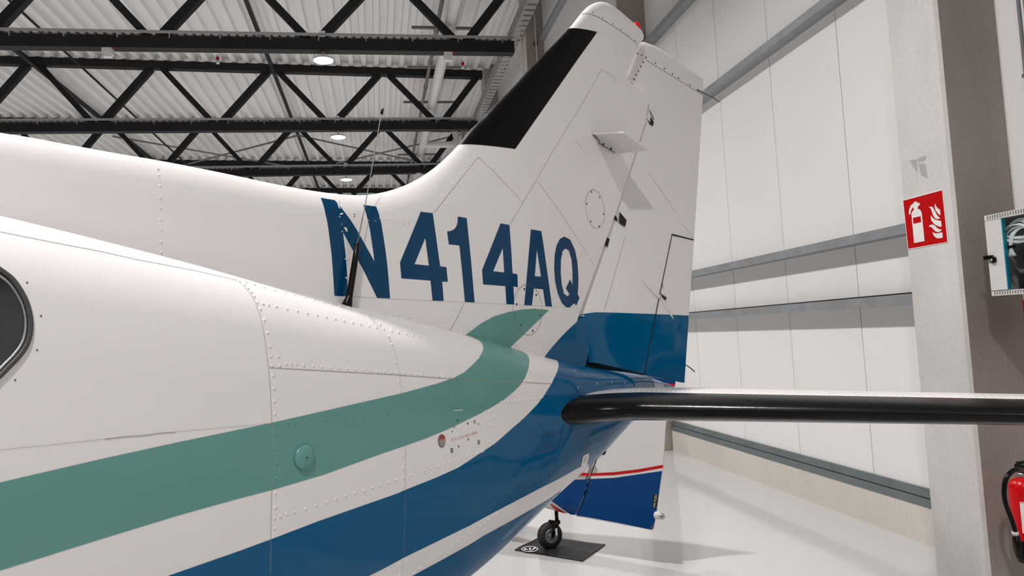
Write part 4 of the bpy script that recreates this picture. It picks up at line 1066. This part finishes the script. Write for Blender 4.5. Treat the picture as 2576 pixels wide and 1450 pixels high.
# ================================================================== SECOND AIRCRAFT BEHIND
W2 = on_z(1385, 1381, 0.0); te2 = on_z(1645, 1334, .24)
q2 = te2-W2; q2[2] = 0; q2 /= np.linalg.norm(q2); n2 = np.array([-q2[1], q2[0], 0])
if n2 @ (CAM-W2) > 0: n2 = -n2                 # n2 points away from the camera
p2 = empty('tailwheel_aeroplane', tuple(W2), math.atan2(q2[1], q2[0]), 'white, red and blue tailwheel aeroplane behind the foreground tail, rudder marked NO PUSH', 'aeroplane')
sgn = 1 if (np.array([-q2[1], q2[0], 0]) @ n2) > 0 else -1     # local +y away from camera if sgn > 0
def to2(x, y, t=0.0):
    r = ray(x, y); O = W2-n2*t; k = ((O-CAM)@n2)/(r@n2); P_ = CAM+r*k-W2; return (P_@q2, P_[2])
class Slab:
    mirror = False
    def __init__(s, T, edge, R): s.T = T; s.edge = edge; s.R = R
    def t(s, q):
        q = np.asarray(q, float).reshape(-1, 2); d = seg_dist(q, s.edge)
        return s.T(q[:, 0])*np.sqrt(np.maximum(1-(1-np.minimum(d/s.R, 1))**2, 0))
    def P(s, q): q = np.asarray(q, float).reshape(-1, 2); return np.stack([q[:, 0], -sgn*s.t(q), q[:, 1]], -1)
    def N(s, q):
        q = np.asarray(q, float).reshape(-1, 2); h = .002
        ga = (s.t(q+[h, 0])-s.t(q-[h, 0]))/(2*h); gz = (s.t(q+[0, h])-s.t(q-[0, h]))/(2*h)
        n = np.stack([-ga, -sgn*np.ones(len(q)), -gz], -1); return n/np.linalg.norm(n, axis=1)[:, None]
    def px(s, pts):
        out = []
        for x, y in pts:
            t = .03
            for _ in range(4): q = to2(x, y, t); t = float(s.t([q])[0])
            out.append(to2(x, y, t))
        return np.array(out)
def slab_obj(name, E_, B_, slab, mat, parent, nu=26):
    Q = ruled(E_, B_, None, nu, 1.7); tv = slab.t(Q.reshape(-1, 2))
    V_, F_ = two_sided(Q, tv, lambda q, t: np.stack([q[:, 0], -sgn*t, q[:, 1]], -1), '', '', None)
    o = obj(name, V_, F_, mat, parent); auto_smooth(o, 50); return o
hinge2 = [(1450, 1296), (1471, 1235), (1485, 1197), (1500, 1160), (1508, 1135), (1530, 1060), (1560, 950)]
te_2 = [(1640, 1334), (1644, 1330), (1650, 1300), (1658, 1240), (1668, 1180), (1675, 1066), (1688, 1010), (1700, 957)]
hE = dense([to2(*p) for p in hinge2], 60); hT = dense([to2(*p) for p in te_2], 60)
x_h = hE[0][0]; x_t = hT[0][0]
rslab = Slab(lambda x: np.interp(x, [x_h, x_h+.15, x_t], [.036, .031, .006]), hE, .012)
rud2 = slab_obj('rudder', hE, hT, rslab, 'white', p2)
def r2(name, pts, mat, off=.0012, parent=rud2, slab=rslab, h=.03, **kw): return skin(name, [slab.px(pts)], slab, mat, parent, h=h, off=off, **kw)
r2('red_stripe', [(1484, 1191), (1545, 1188.5), (1607, 1181), (1668.5, 1170), (1668, 1177.5), (1607, 1188.5), (1545, 1196), (1485, 1198)], 'red')
r2('blue_panel', [(1482.5, 1206), (1545, 1203), (1607, 1194), (1666, 1185.5), (1658, 1240), (1650, 1300), (1644, 1330), (1640, 1333.5), (1560, 1317), (1480, 1302), (1447, 1295), (1467, 1236)], 'blue2')
r2('blue_cap', [(1562, 944), (1620, 946), (1699, 959), (1699, 967), (1610, 954), (1562, 952)], 'blue2')
r2('red_stripe', [(1640, 962), (1699, 966), (1698, 973), (1655, 973)], 'red', off=.0012)
r2('hinge_opening', [(1471, 1235), (1476, 1233), (1477, 1239), (1470, 1246), (1459, 1260)], 'black', h=.02)
r2('scuffed_corner', [(1645.5, 1316), (1642, 1331), (1636, 1332), (1639, 1325)], 'rust', h=.02, off=.0014)
r2('warning_label', [(1643, 1246), (1657.5, 1243), (1652, 1279), (1640, 1279)], 'black', h=.02, off=.0014)
V_, F_ = text_shape('NO PUSH')
pxs = [(1648.6+5.0*u-5.5*w_, 1277.0-31.5*u-.8*w_) for u, w_ in V_]
uvp = rslab.px(pxs); obj('warning_text', rslab.P(uvp)+rslab.N(uvp)*.0022, F_, 'signwhite', rud2)
# tail light on the trailing edge
tl = to2(1656, 1297); mb = MB()
mb.lathe([(.012, -.03), (.026, -.02), (.028, .0), (.024, .018), (.01, .026)], (tl[0], 0, tl[1]), (1, 0, 0), 16).build('tail_light_base', 'plastic', rud2, True)
mb = MB().lathe([(.022, .0), (.021, .022), (.012, .036), (.003, .040)], (tl[0]+.008, 0, tl[1]-.004), (1, 0, 0), 16).build('tail_light_lens', 'metal', rud2, True)
# fin and tail cone ahead of the hinge
bl = [(1450, 1296), (1425, 1291), (1400, 1285.5), (1375, 1277)]
bot = [to2(*p) for p in bl]; gx = bot[-1][0]; gz = bot[-1][1]
bot += [(gx-.4, gz+.03), (gx-1.0, gz+.10), (gx-1.8, gz+.20), (gx-2.8, gz+.24), (gx-4.2, gz+.30)]
topf = [to2(1560, 950), to2(1520, 960)]; tx, tz = topf[1]
topf += [(tx-.28, tz-.10), (gx-.3, .86), (gx-1.0, .90), (gx-1.8, 1.05), (gx-2.6, 1.40), (gx-3.2, 1.42), (gx-4.2, 1.20)]
bE = dense(bot, 60); tE = dense(topf, 60)
edges2 = np.vstack([bE, [bE[-1]*.5+tE[-1]*.5], tE[::-1]])
fsl = Slab(lambda x: np.interp(x, [gx-4.2, gx-2.6, gx-1.0, gx, x_h, x_h+.4], [.36, .36, .24, .11, .040, .035]), np.vstack([bE]), .16)
fsl_t = Slab(fsl.T, np.vstack([bE, [[np.nan, np.nan]]])[:-1], .16)
class Body2(Slab):
    def t(s, q):
        q = np.asarray(q, float).reshape(-1, 2); d = np.minimum(seg_dist(q, bE), seg_dist(q, tE))
        R_ = np.interp(q[:, 0], [gx-2.6, gx-1, x_h], [.45, .22, .10]); fin_ = np.interp(q[:, 1], [.62, .95], [1, 0])*1.0
        Tm = s.T(q[:, 0]); T_ = np.where(q[:, 0] > gx-.9, .035+(Tm-.035)*fin_, Tm)
        return np.maximum(T_*np.sqrt(np.maximum(1-(1-np.minimum(d/R_, 1))**2, 0)), .0)
b2 = Body2(fsl.T, bE, .16)
V2Q = bE[:, None, :]+(tE-bE)[:, None, :]*(.5-.5*np.cos(np.linspace(0, PI, 30)))[None, :, None]
V_, F_ = two_sided(V2Q, b2.t(V2Q.reshape(-1, 2)), lambda q, t: np.stack([q[:, 0], -sgn*t, q[:, 1]], -1), '', '', None)
body2 = obj('fuselage', V_, F_, 'white', p2); auto_smooth(body2, 60)
def b2px(name, pts, mat, off=.007): return skin(name, [b2.px(pts)], b2, mat, body2, h=.03, off=off)
b2px('blue_panel', [(1480, 1206), (1450, 1207), (1400, 1214), (1380, 1235), (1380, 1254), (1392, 1263), (1412, 1277), (1436, 1293), (1452, 1296), (1473, 1236)], 'blue2')
b2px('red_stripe', [(1382, 1266), (1389, 1269), (1407, 1281), (1428, 1292), (1418, 1289.3), (1403, 1285), (1392, 1276)], 'red')
b2px('red_stripe', [(1486, 1191), (1464, 1189.5), (1440, 1191), (1440, 1198), (1462, 1196.5), (1484, 1198)], 'red')
seams('hinge_gap', [rslab.px([(1504.5, 1145), (1499, 1162), (1485.5, 1197), (1472, 1233)])], rslab, 'black', rud2, w=.006, off=.002, n=20)
px_h = to2(1497, 1162)
MB().lathe([(.004, -.03), (.012, -.01), (.012, .01), (.004, .03)], (px_h[0], -sgn*.05, px_h[1]), (1, 0, .3), 10).build('hinge_fairing', 'signwhite', p2, True)
# castoring tail wheel
tw = empty('tail_wheel'); tw.parent = p2
cx, cz = to2(1384.5, 1350); R2 = .098
wd_ = to2(1384.5, 1350)
face = CAM-W2; face[2] = 0; face /= np.linalg.norm(face)
fx, fy = face@q2, face@np.array([-q2[1], q2[0], 0])
ang = math.atan2(fy, fx)-.45*sgn*-1
ax2 = (math.cos(ang), math.sin(ang), 0)
wc = np.array([0.0, 0.0, R2])
MB().lathe([(.052, -.030), (.082, -.034), (.094, -.022), (R2, -.008), (R2, .008), (.094, .022), (.082, .034), (.052, .030)], wc, ax2, 32).build('tyre', 'rubber', tw, True)
MB().lathe([(.02, -.034), (.052, -.033), (.053, .0), (.053, .0325), (.047, .0350), (.043, .0318), (.018, .0318), (.016, .040), (.004, .042)], wc, ax2, 28).build('hub', 'hub', tw, True)
axv = np.array(ax2); tang = np.cross(axv, (0, 0, 1.0)); sp_ = MB()
for k in range(6):
    t_ = k*PI/3+.2; dv = tang*math.cos(t_)+np.array([0, 0, 1.0])*math.sin(t_)
    MB().bar(wc+axv*.0325+dv*.012, wc+axv*.0325+dv*.046, .007, .005, axv).build('hub_spoke', 'hub', tw)
st = wc+axv*.045
kn = np.array([.03, 0, .24])
pxl = to2(1399.5, 1288)
MB().tube([(pxl[0], 0, pxl[1]+.02), (pxl[0], 0, .215)], .014, 10).build('strut', 'boot', tw, True)
MB().tube([(pxl[0], 0, .215), (pxl[0]+.004, 0, .19)], [.024, .024], 12).build('strut_collar', 'boot', tw, True)
fk = MB(); top_f = np.array([pxl[0], 0, .195])
for s_ in (1, -1):
    MB().tube([top_f+axv*s_*.012, top_f*.5+np.array([0, 0, .195*.5])+axv*s_*.045-np.array([0, 0, .0]), wc+axv*s_*.045], [.018, .016, .014], 10).build('fork_arm', 'boot', tw, True)
lb = (top_f*.4+(wc)*.6)+axv*.062
MB().bar(lb+np.array([0, 0, .028]), lb-np.array([0, 0, .022]), .016, .003, axv).build('fork_label', 'signwhite', tw)

# rubber pad under the tail wheel, with a round badge
pc = [on_z(x, y, .004) for x, y in ((1295, 1385), (1362, 1350), (1523, 1371), (1466, 1413))]
cen = sum(pc)/4; pad = empty('floor_pad', (cen[0], cen[1], 0), label='black rubber pad with a round white badge under the tail wheel', cat='floor pad')
G = []; n = 12
for i in range(n+1):
    for j in range(n+1):
        u, v_ = i/n, j/n; p = pc[0]*(1-u)*(1-v_)+pc[1]*u*(1-v_)+pc[2]*u*v_+pc[3]*(1-u)*v_
        edge = min(u, v_, 1-u, 1-v_); lift = .006*max(0, 1-edge*5)*(.5+.5*math.sin(7*u+5*v_))
        G.append((p[0]-cen[0], p[1]-cen[1], .006+lift))
top_n = len(G); G += [(a_, b_, .0004) for a_, b_, _ in G]
Fp = [(i*(n+1)+j, (i+1)*(n+1)+j, (i+1)*(n+1)+j+1, i*(n+1)+j+1) for i in range(n) for j in range(n)]
bd = [i*(n+1) for i in range(n+1)]+[n*(n+1)+j for j in range(1, n+1)]+[i*(n+1)+n for i in range(n-1, -1, -1)]+[j for j in range(n-1, 0, -1)]
Fp += [(bd[k], bd[(k+1) % len(bd)], top_n+bd[(k+1) % len(bd)], top_n+bd[k]) for k in range(len(bd))]
obj('mat', G, Fp, 'pad', pad, True)
bmb = MB(); bc_ = (1332.5, 1382)
def fl(x, y): p = on_z(x, y, .0135); return (p[0]-cen[0], p[1]-cen[1], .0135)
o_, i_ = [fl(*p) for p in px_oval(*bc_, 21, 7.3, 40)], [fl(*p) for p in px_oval(*bc_, 18.5, 5.9, 40)]
bmb.add(o_+i_, [(k, (k+1) % 40, 40+(k+1) % 40, 40+k) for k in range(40)])
for pts in ([(1334, 1388), (1345, 1377), (1350, 1379)], [(1334, 1388), (1330, 1379), (1336, 1379)], [(1319, 1379), (1329, 1383), (1318, 1385)], [(1322, 1387.5), (1331, 1386), (1328, 1388.5)]):
    bmb.add([fl(*p) for p in pts], [tuple(range(len(pts)))])
bmb.build('badge', 'cable', pad)

# ================================================================== THINGS AT THE COLUMN
# fire extinguisher sign on the column face
SX = 3.300
sc_ = on_x(2327, 555, SX); sign = empty('fire_sign', (SX, sc_[1], sc_[2]), label='square red sign with white extinguisher and flames on the concrete column', cat='sign')
ZS = lambda L: zz(L, 2240, 460, 7.633)
def sg(pts, x): return [tuple(on_x(px_, py_, SX)*np.array([0, 1, 1])-np.array([0, sc_[1], sc_[2]])+np.array([x, 0, 0])) for px_, py_ in ZS(pts)]
def sg_poly(name, loops, mat, x):
    flat = [[(-v[1], v[2]) for v in sg(L, 0)] for L in loops]
    class SF:
        mirror = False
        def P(s, q): q = np.asarray(q); return np.stack([np.full(len(q), x), -q[:, 0], q[:, 1]], -1)
        def N(s, q): return np.tile([-1.0, 0, 0], (len(q), 1))
    return skin(name, [np.array(L) for L in flat], SF(), mat, sign, h=.05, off=0)
corner = sg([(242, 330), (1015, 122), (1122, 1145), (343, 1285)], 0)
ys = [c[1] for c in corner]; zs = [c[2] for c in corner]
obj('plate', [(x_, c[1], c[2]) for x_ in (-.003, -.0002) for c in corner], [(0, 1, 2, 3), (7, 6, 5, 4)]+[(k, k+4, (k+1) % 4+4, (k+1) % 4) for k in range(4)], 'signwhite', sign)
sg_poly('red_field', [[(255, 345), (1000, 145), (1103, 1135), (352, 1268)]], 'signred', -.0036)
sg_poly('extinguisher_symbol', [[(460, 370), (518, 358), (523, 388), (565, 384), (575, 395), (572, 430), (540, 450), (535, 500), (575, 515), (600, 545), (615, 600), (667, 1120), (465, 1160), (413, 600), (425, 560), (460, 525), (455, 475), (435, 480), (405, 530), (393, 605), (368, 612), (367, 530), (400, 440), (435, 405), (460, 398)],
        [(442, 675), (592, 640), (603, 758), (453, 790)]], 'signwhite', -.0042)
for L in ([(868, 395), (890, 450), (920, 490), (965, 520), (972, 628), (930, 600), (880, 530), (858, 455)], [(748, 463), (800, 458), (830, 475), (860, 530), (895, 600), (930, 650), (972, 683), (930, 697), (880, 693), (845, 650), (820, 600), (795, 520), (775, 480)],
          [(790, 627), (820, 670), (870, 710), (985, 735), (995, 845), (940, 840), (860, 800), (800, 730), (785, 670)], [(743, 843), (775, 810), (825, 803), (865, 822), (910, 870), (950, 893), (1000, 900), (965, 940), (920, 950), (870, 930), (820, 875), (790, 848)],
          [(818, 942), (850, 965), (900, 975), (1008, 952), (1017, 1055), (940, 1068), (895, 1062), (855, 1030), (830, 985)]):
    sg_poly('flame_symbol', [L], 'signwhite', -.0042)

# network cabinet on the wall just before the column
CX0, CX1, CY0, CY1, CZ0, CZ1 = 3.30, 3.68, 2.94, 3.497, 1.677, 2.118
cab = empty('network_cabinet', ((CX0+CX1)/2, (CY0+CY1)/2, CZ0), label='pale grey network cabinet with a glass door on the wall beside the column', cat='cabinet')
ox, oy, oz = (CX0+CX1)/2, (CY0+CY1)/2, CZ0
B = lambda x0, x1, y0, y1, z0, z1: MB().box(x0-ox, x1-ox, y0-oy, y1-oy, z0-oz, z1-oz)
mb = MB()
for b_ in ((CX0+.02, CX1, CY0+.004, CY0+.012, CZ0+.025, CZ1-.025), (CX0+.02, CX1, CY1-.012, CY1-.004, CZ0+.025, CZ1-.025), (CX1-.01, CX1, CY0+.01, CY1-.01, CZ0+.02, CZ1-.02)):
    mb.box(b_[0]-ox, b_[1]-ox, b_[2]-oy, b_[3]-oy, b_[4]-oz, b_[5]-oz)
mb.build('shell', 'cab', cab)
def cap_part(name, z0, z1):
    o = B(CX0, CX1, CY0, CY1, z0, z1).build(name, 'cab', cab)
    mb = MB(); yy = CY0+.02
    while yy < CY1-.02:
        mb.box(CX0-.0015-ox, CX0-ox, yy-oy, yy+.006-oy, z0+.006-oz, z1-.004-oz); yy += .0165
    mb.build('vent_slot', 'seam', o, kind='stuff'); return o
cap_part('top_cap', CZ1-.030, CZ1); cap_part('bottom_cap', CZ0, CZ0+.026)
zd0, zd1 = CZ0+.029, CZ1-.033
ySp = 3.385                                    # where the steel door stile ends and the pane begins
dr = B(CX0-.004, CX0+.014, ySp, CY1-.004, zd0, zd1).build('door_stile', 'cab', cab)
B(CX0-.005, CX0+.013, ySp-.007, ySp, zd0, zd1).build('pane_edge', 'teal_edge', dr)
MB().lathe([(.018, 0), (.018, .012), (.012, .016), (.003, .016)], (CX0-.004-ox, 3.455-oy, 1.872-oz), (-1, 0, 0), 20).build('lock', 'boot', dr, True)
MB().box(CX0-.022-ox, CX0-.006-ox, 3.455-oy, 3.505-oy, 1.877-oz, 1.897-oz).build('lock_handle', 'boot', dr)
MB().lathe([(.008, 0), (.008, .003)], (CX0-.020-ox, 3.455-oy, 1.870-oz), (-1, 0, 0), 14).build('key_barrel', 'metal', dr, True)
B(CX0, CX0+.004, CY0+.02, ySp-.006, zd0, zd1).build('glass_pane', 'pane', dr)
B(CX0+.018, CX0+.022, CY0+.012, CY0+.05, zd0, zd1).build('rack_rail', 'cabin', cab)
B(CX0+.34, CX1-.012, CY0+.012, CY1-.012, zd0, zd1).build('back_panel', 'cabin', cab)
B(CX0+.10, CX0+.33, CY0+.04, ySp-.01, 1.715, 1.79).build('patch_panel', 'cabin', cab)
# rack units and the coil of cables inside
eq = empty('rack_switch', (CX0+.2, 3.2, 1.845), label='black rack switch behind the cabinet glass', cat='network switch')
MB().box(-.13, .13, -.22, .165, -.03, .06).build('casing', 'cabin', eq)
MB().box(-.135, -.13, -.20, .14, -.005, .035).build('port_row', 'boot', eq)
B(CX0+.06, CX0+.33, 2.98, 3.365, 1.79, 1.81).build('rack_shelf', 'rail', cab, label='green grey shelf plate')
coil = empty('cable_coil', (CX0+.052, 3.305, 2.005), label='coil of white network cables hanging inside the cabinet top', cat='cable')
for k in range(11):
    rx_, rz_ = .06+.010*(k % 4)+random.uniform(-.008, .008), .035+.008*(k % 3); dx, dy, dz = random.uniform(-.028, .02), random.uniform(-.045, .05), random.uniform(-.015, .02)
    th = np.linspace(.1, 2*PI-.1+random.uniform(-.6, 0), 28)
    MB().tube(np.stack([dx+.01*np.sin(2*th), dy+rx_*np.cos(th)*1.3, dz+rz_*np.sin(th)], -1), .0042, 6).build('cable', 'cable', coil, True)
for k in range(5):
    y_ = .06+.008*k; MB().tube(smoothed([(-.02, -.04-.01*k, .03), (-.03, .02+.005*k, .0), (-.034, .045+.004*k, -.05), (-.034, .05+.003*k, -.09), (-.03, .06+.012*(k-2), -.125)], 16), .0042, 6).build('cable', 'cable', coil, True)
MB().box(-.041, -.026, .036, .070, -.082, -.068).build('cable_tie', 'boot', coil)
# red box under the cabinet
rb = empty('red_alarm_box', (3.575, 3.312, 1.37), label='red box on the wall under the network cabinet, cut by the picture edge', cat='alarm box')
MB().box(-.115, .115, -.14, .155, 0, .275).build('housing', 'red', rb)
MB().box(-.120, -.115, -.12, .135, .02, .255).build('front_cover', 'red', rb)
MB().box(-.0, .115, -.10, .10, .275, .285).build('wall_bracket', 'cab', rb)
# conduits in the corner above
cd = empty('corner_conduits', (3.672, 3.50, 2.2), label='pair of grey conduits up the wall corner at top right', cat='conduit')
MB().tube([(-.01, 0, 0), (-.01, 0, 6.5)], .010, 10).build('conduit', 'galv', cd, True)
MB().tube([(-.01, -.05, 0), (-.01, -.05, 6.5)], .010, 10).build('conduit', 'galv', cd, True)
MB().box(-.03, .026, -.22, -.075, -.02, 6.5).build('corner_shade', 'cabin', cd)  # dark box added to stand for the shaded wall beside the conduits
for z_ in (.7, 1.2, 1.8): MB().box(-.022, .026, -.065, .015, z_, z_+.02).build('clip', 'rail', cd)
# fire extinguisher
ex_p = on_y(2583, 1300, 3.50); exx, exy = ex_p[0], 3.50
ex = empty('fire_extinguisher', (exx, exy, .24), label='red fire extinguisher with black hose hanging at the column foot', cat='fire extinguisher')
r_ = .074
body = MB().lathe([(.05, .06), (r_*.97, .075), (r_, .10), (r_, .385), (r_*.97, .41), (r_*.8, .435), (r_*.5, .448), (.028, .452)], n=36).build('cylinder', 'red', ex, True)
MB().lathe([(r_*.55, .0), (r_*.80, .004), (r_*.93, .03), (r_*1.03, .075), (r_*1.03, .125), (r_*.99, .128)], n=36).build('base_cup', 'boot', ex, True)
MB().lathe([(.026, .448), (.026, .475), (.020, .478)], n=20).build('neck', 'metal', ex, True)
MB().box(-.018, .018, -.02, .03, .478, .52).build('valve', 'boot', ex)
MB().bar((-.03, 0, .53), (.09, -.04, .55), .02, .012).build('handle', 'boot', ex)
MB().bar((-.03, 0, .51), (.08, -.035, .505), .018, .010).build('lever', 'boot', ex)
def exl(x, y, dy=0.0): p = on_y(x, y, exy+dy); return np.array([p[0]-exx, dy, p[2]-.24])
hose = smoothed([exl(2572, 1183, -.03), exl(2560, 1181, -.05), exl(2543, 1189, -.06), exl(2530, 1208, -.06), exl(2526, 1240, -.06), exl(2530, 1268, -.06), exl(2540, 1295, -.06), exl(2549, 1320, -.06), exl(2556, 1345, -.05)], 40)
MB().tube(hose, .0125, 12).build('hose', 'boot', ex, True)
MB().tube([exl(2553, 1338, -.055), exl(2555, 1346, -.053)], .0155, 12).build('hose_ferrule', 'cab', ex, True)
MB().tube([exl(2556, 1347, -.05), exl(2562, 1375, -.05), exl(2566, 1400, -.05)], [.016, .018, .018], 12).build('nozzle', 'boot', ex, True)
# paper label wrapped on the cylinder
a0 = math.atan2(-exy, -exx); th = np.linspace(a0-.35, a0+1.2, 14)
V_ = [((r_+.0008)*math.cos(t), (r_+.0008)*math.sin(t), z_) for z_ in (.17, .335) for t in th]
lab = obj('paper_label', V_, [(k, k+1, 14+k+1, 14+k) for k in range(13)], 'signwhite', body, True)
mb = MB()
for z_, t0_, t1_ in ((.328, 0, 13), (.318, 5, 12), (.305, 6, 12), (.292, 5, 11), (.20, 2, 12), (.187, 2, 10)):
    V_ = [((r_+.0014)*math.cos(th[k]), (r_+.0014)*math.sin(th[k]), z_+dz) for dz in (0, .004) for k in range(t0_, t1_)]; m_ = t1_-t0_
    mb.add(V_, [(k, k+1, m_+k+1, m_+k) for k in range(m_-1)])
mb.build('label_print', 'fadedred', body)
mb = MB()
for tt_ in (3, 6, 9):
    cc = np.array([(r_+.0012)*math.cos(th[tt_]), (r_+.0012)*math.sin(th[tt_]), .255]); nn = np.array([math.cos(th[tt_]), math.sin(th[tt_]), 0])
    MB().lathe([(.013, 0), (.013, .0006)], cc, nn, 14).build('label_symbol', 'print', body)
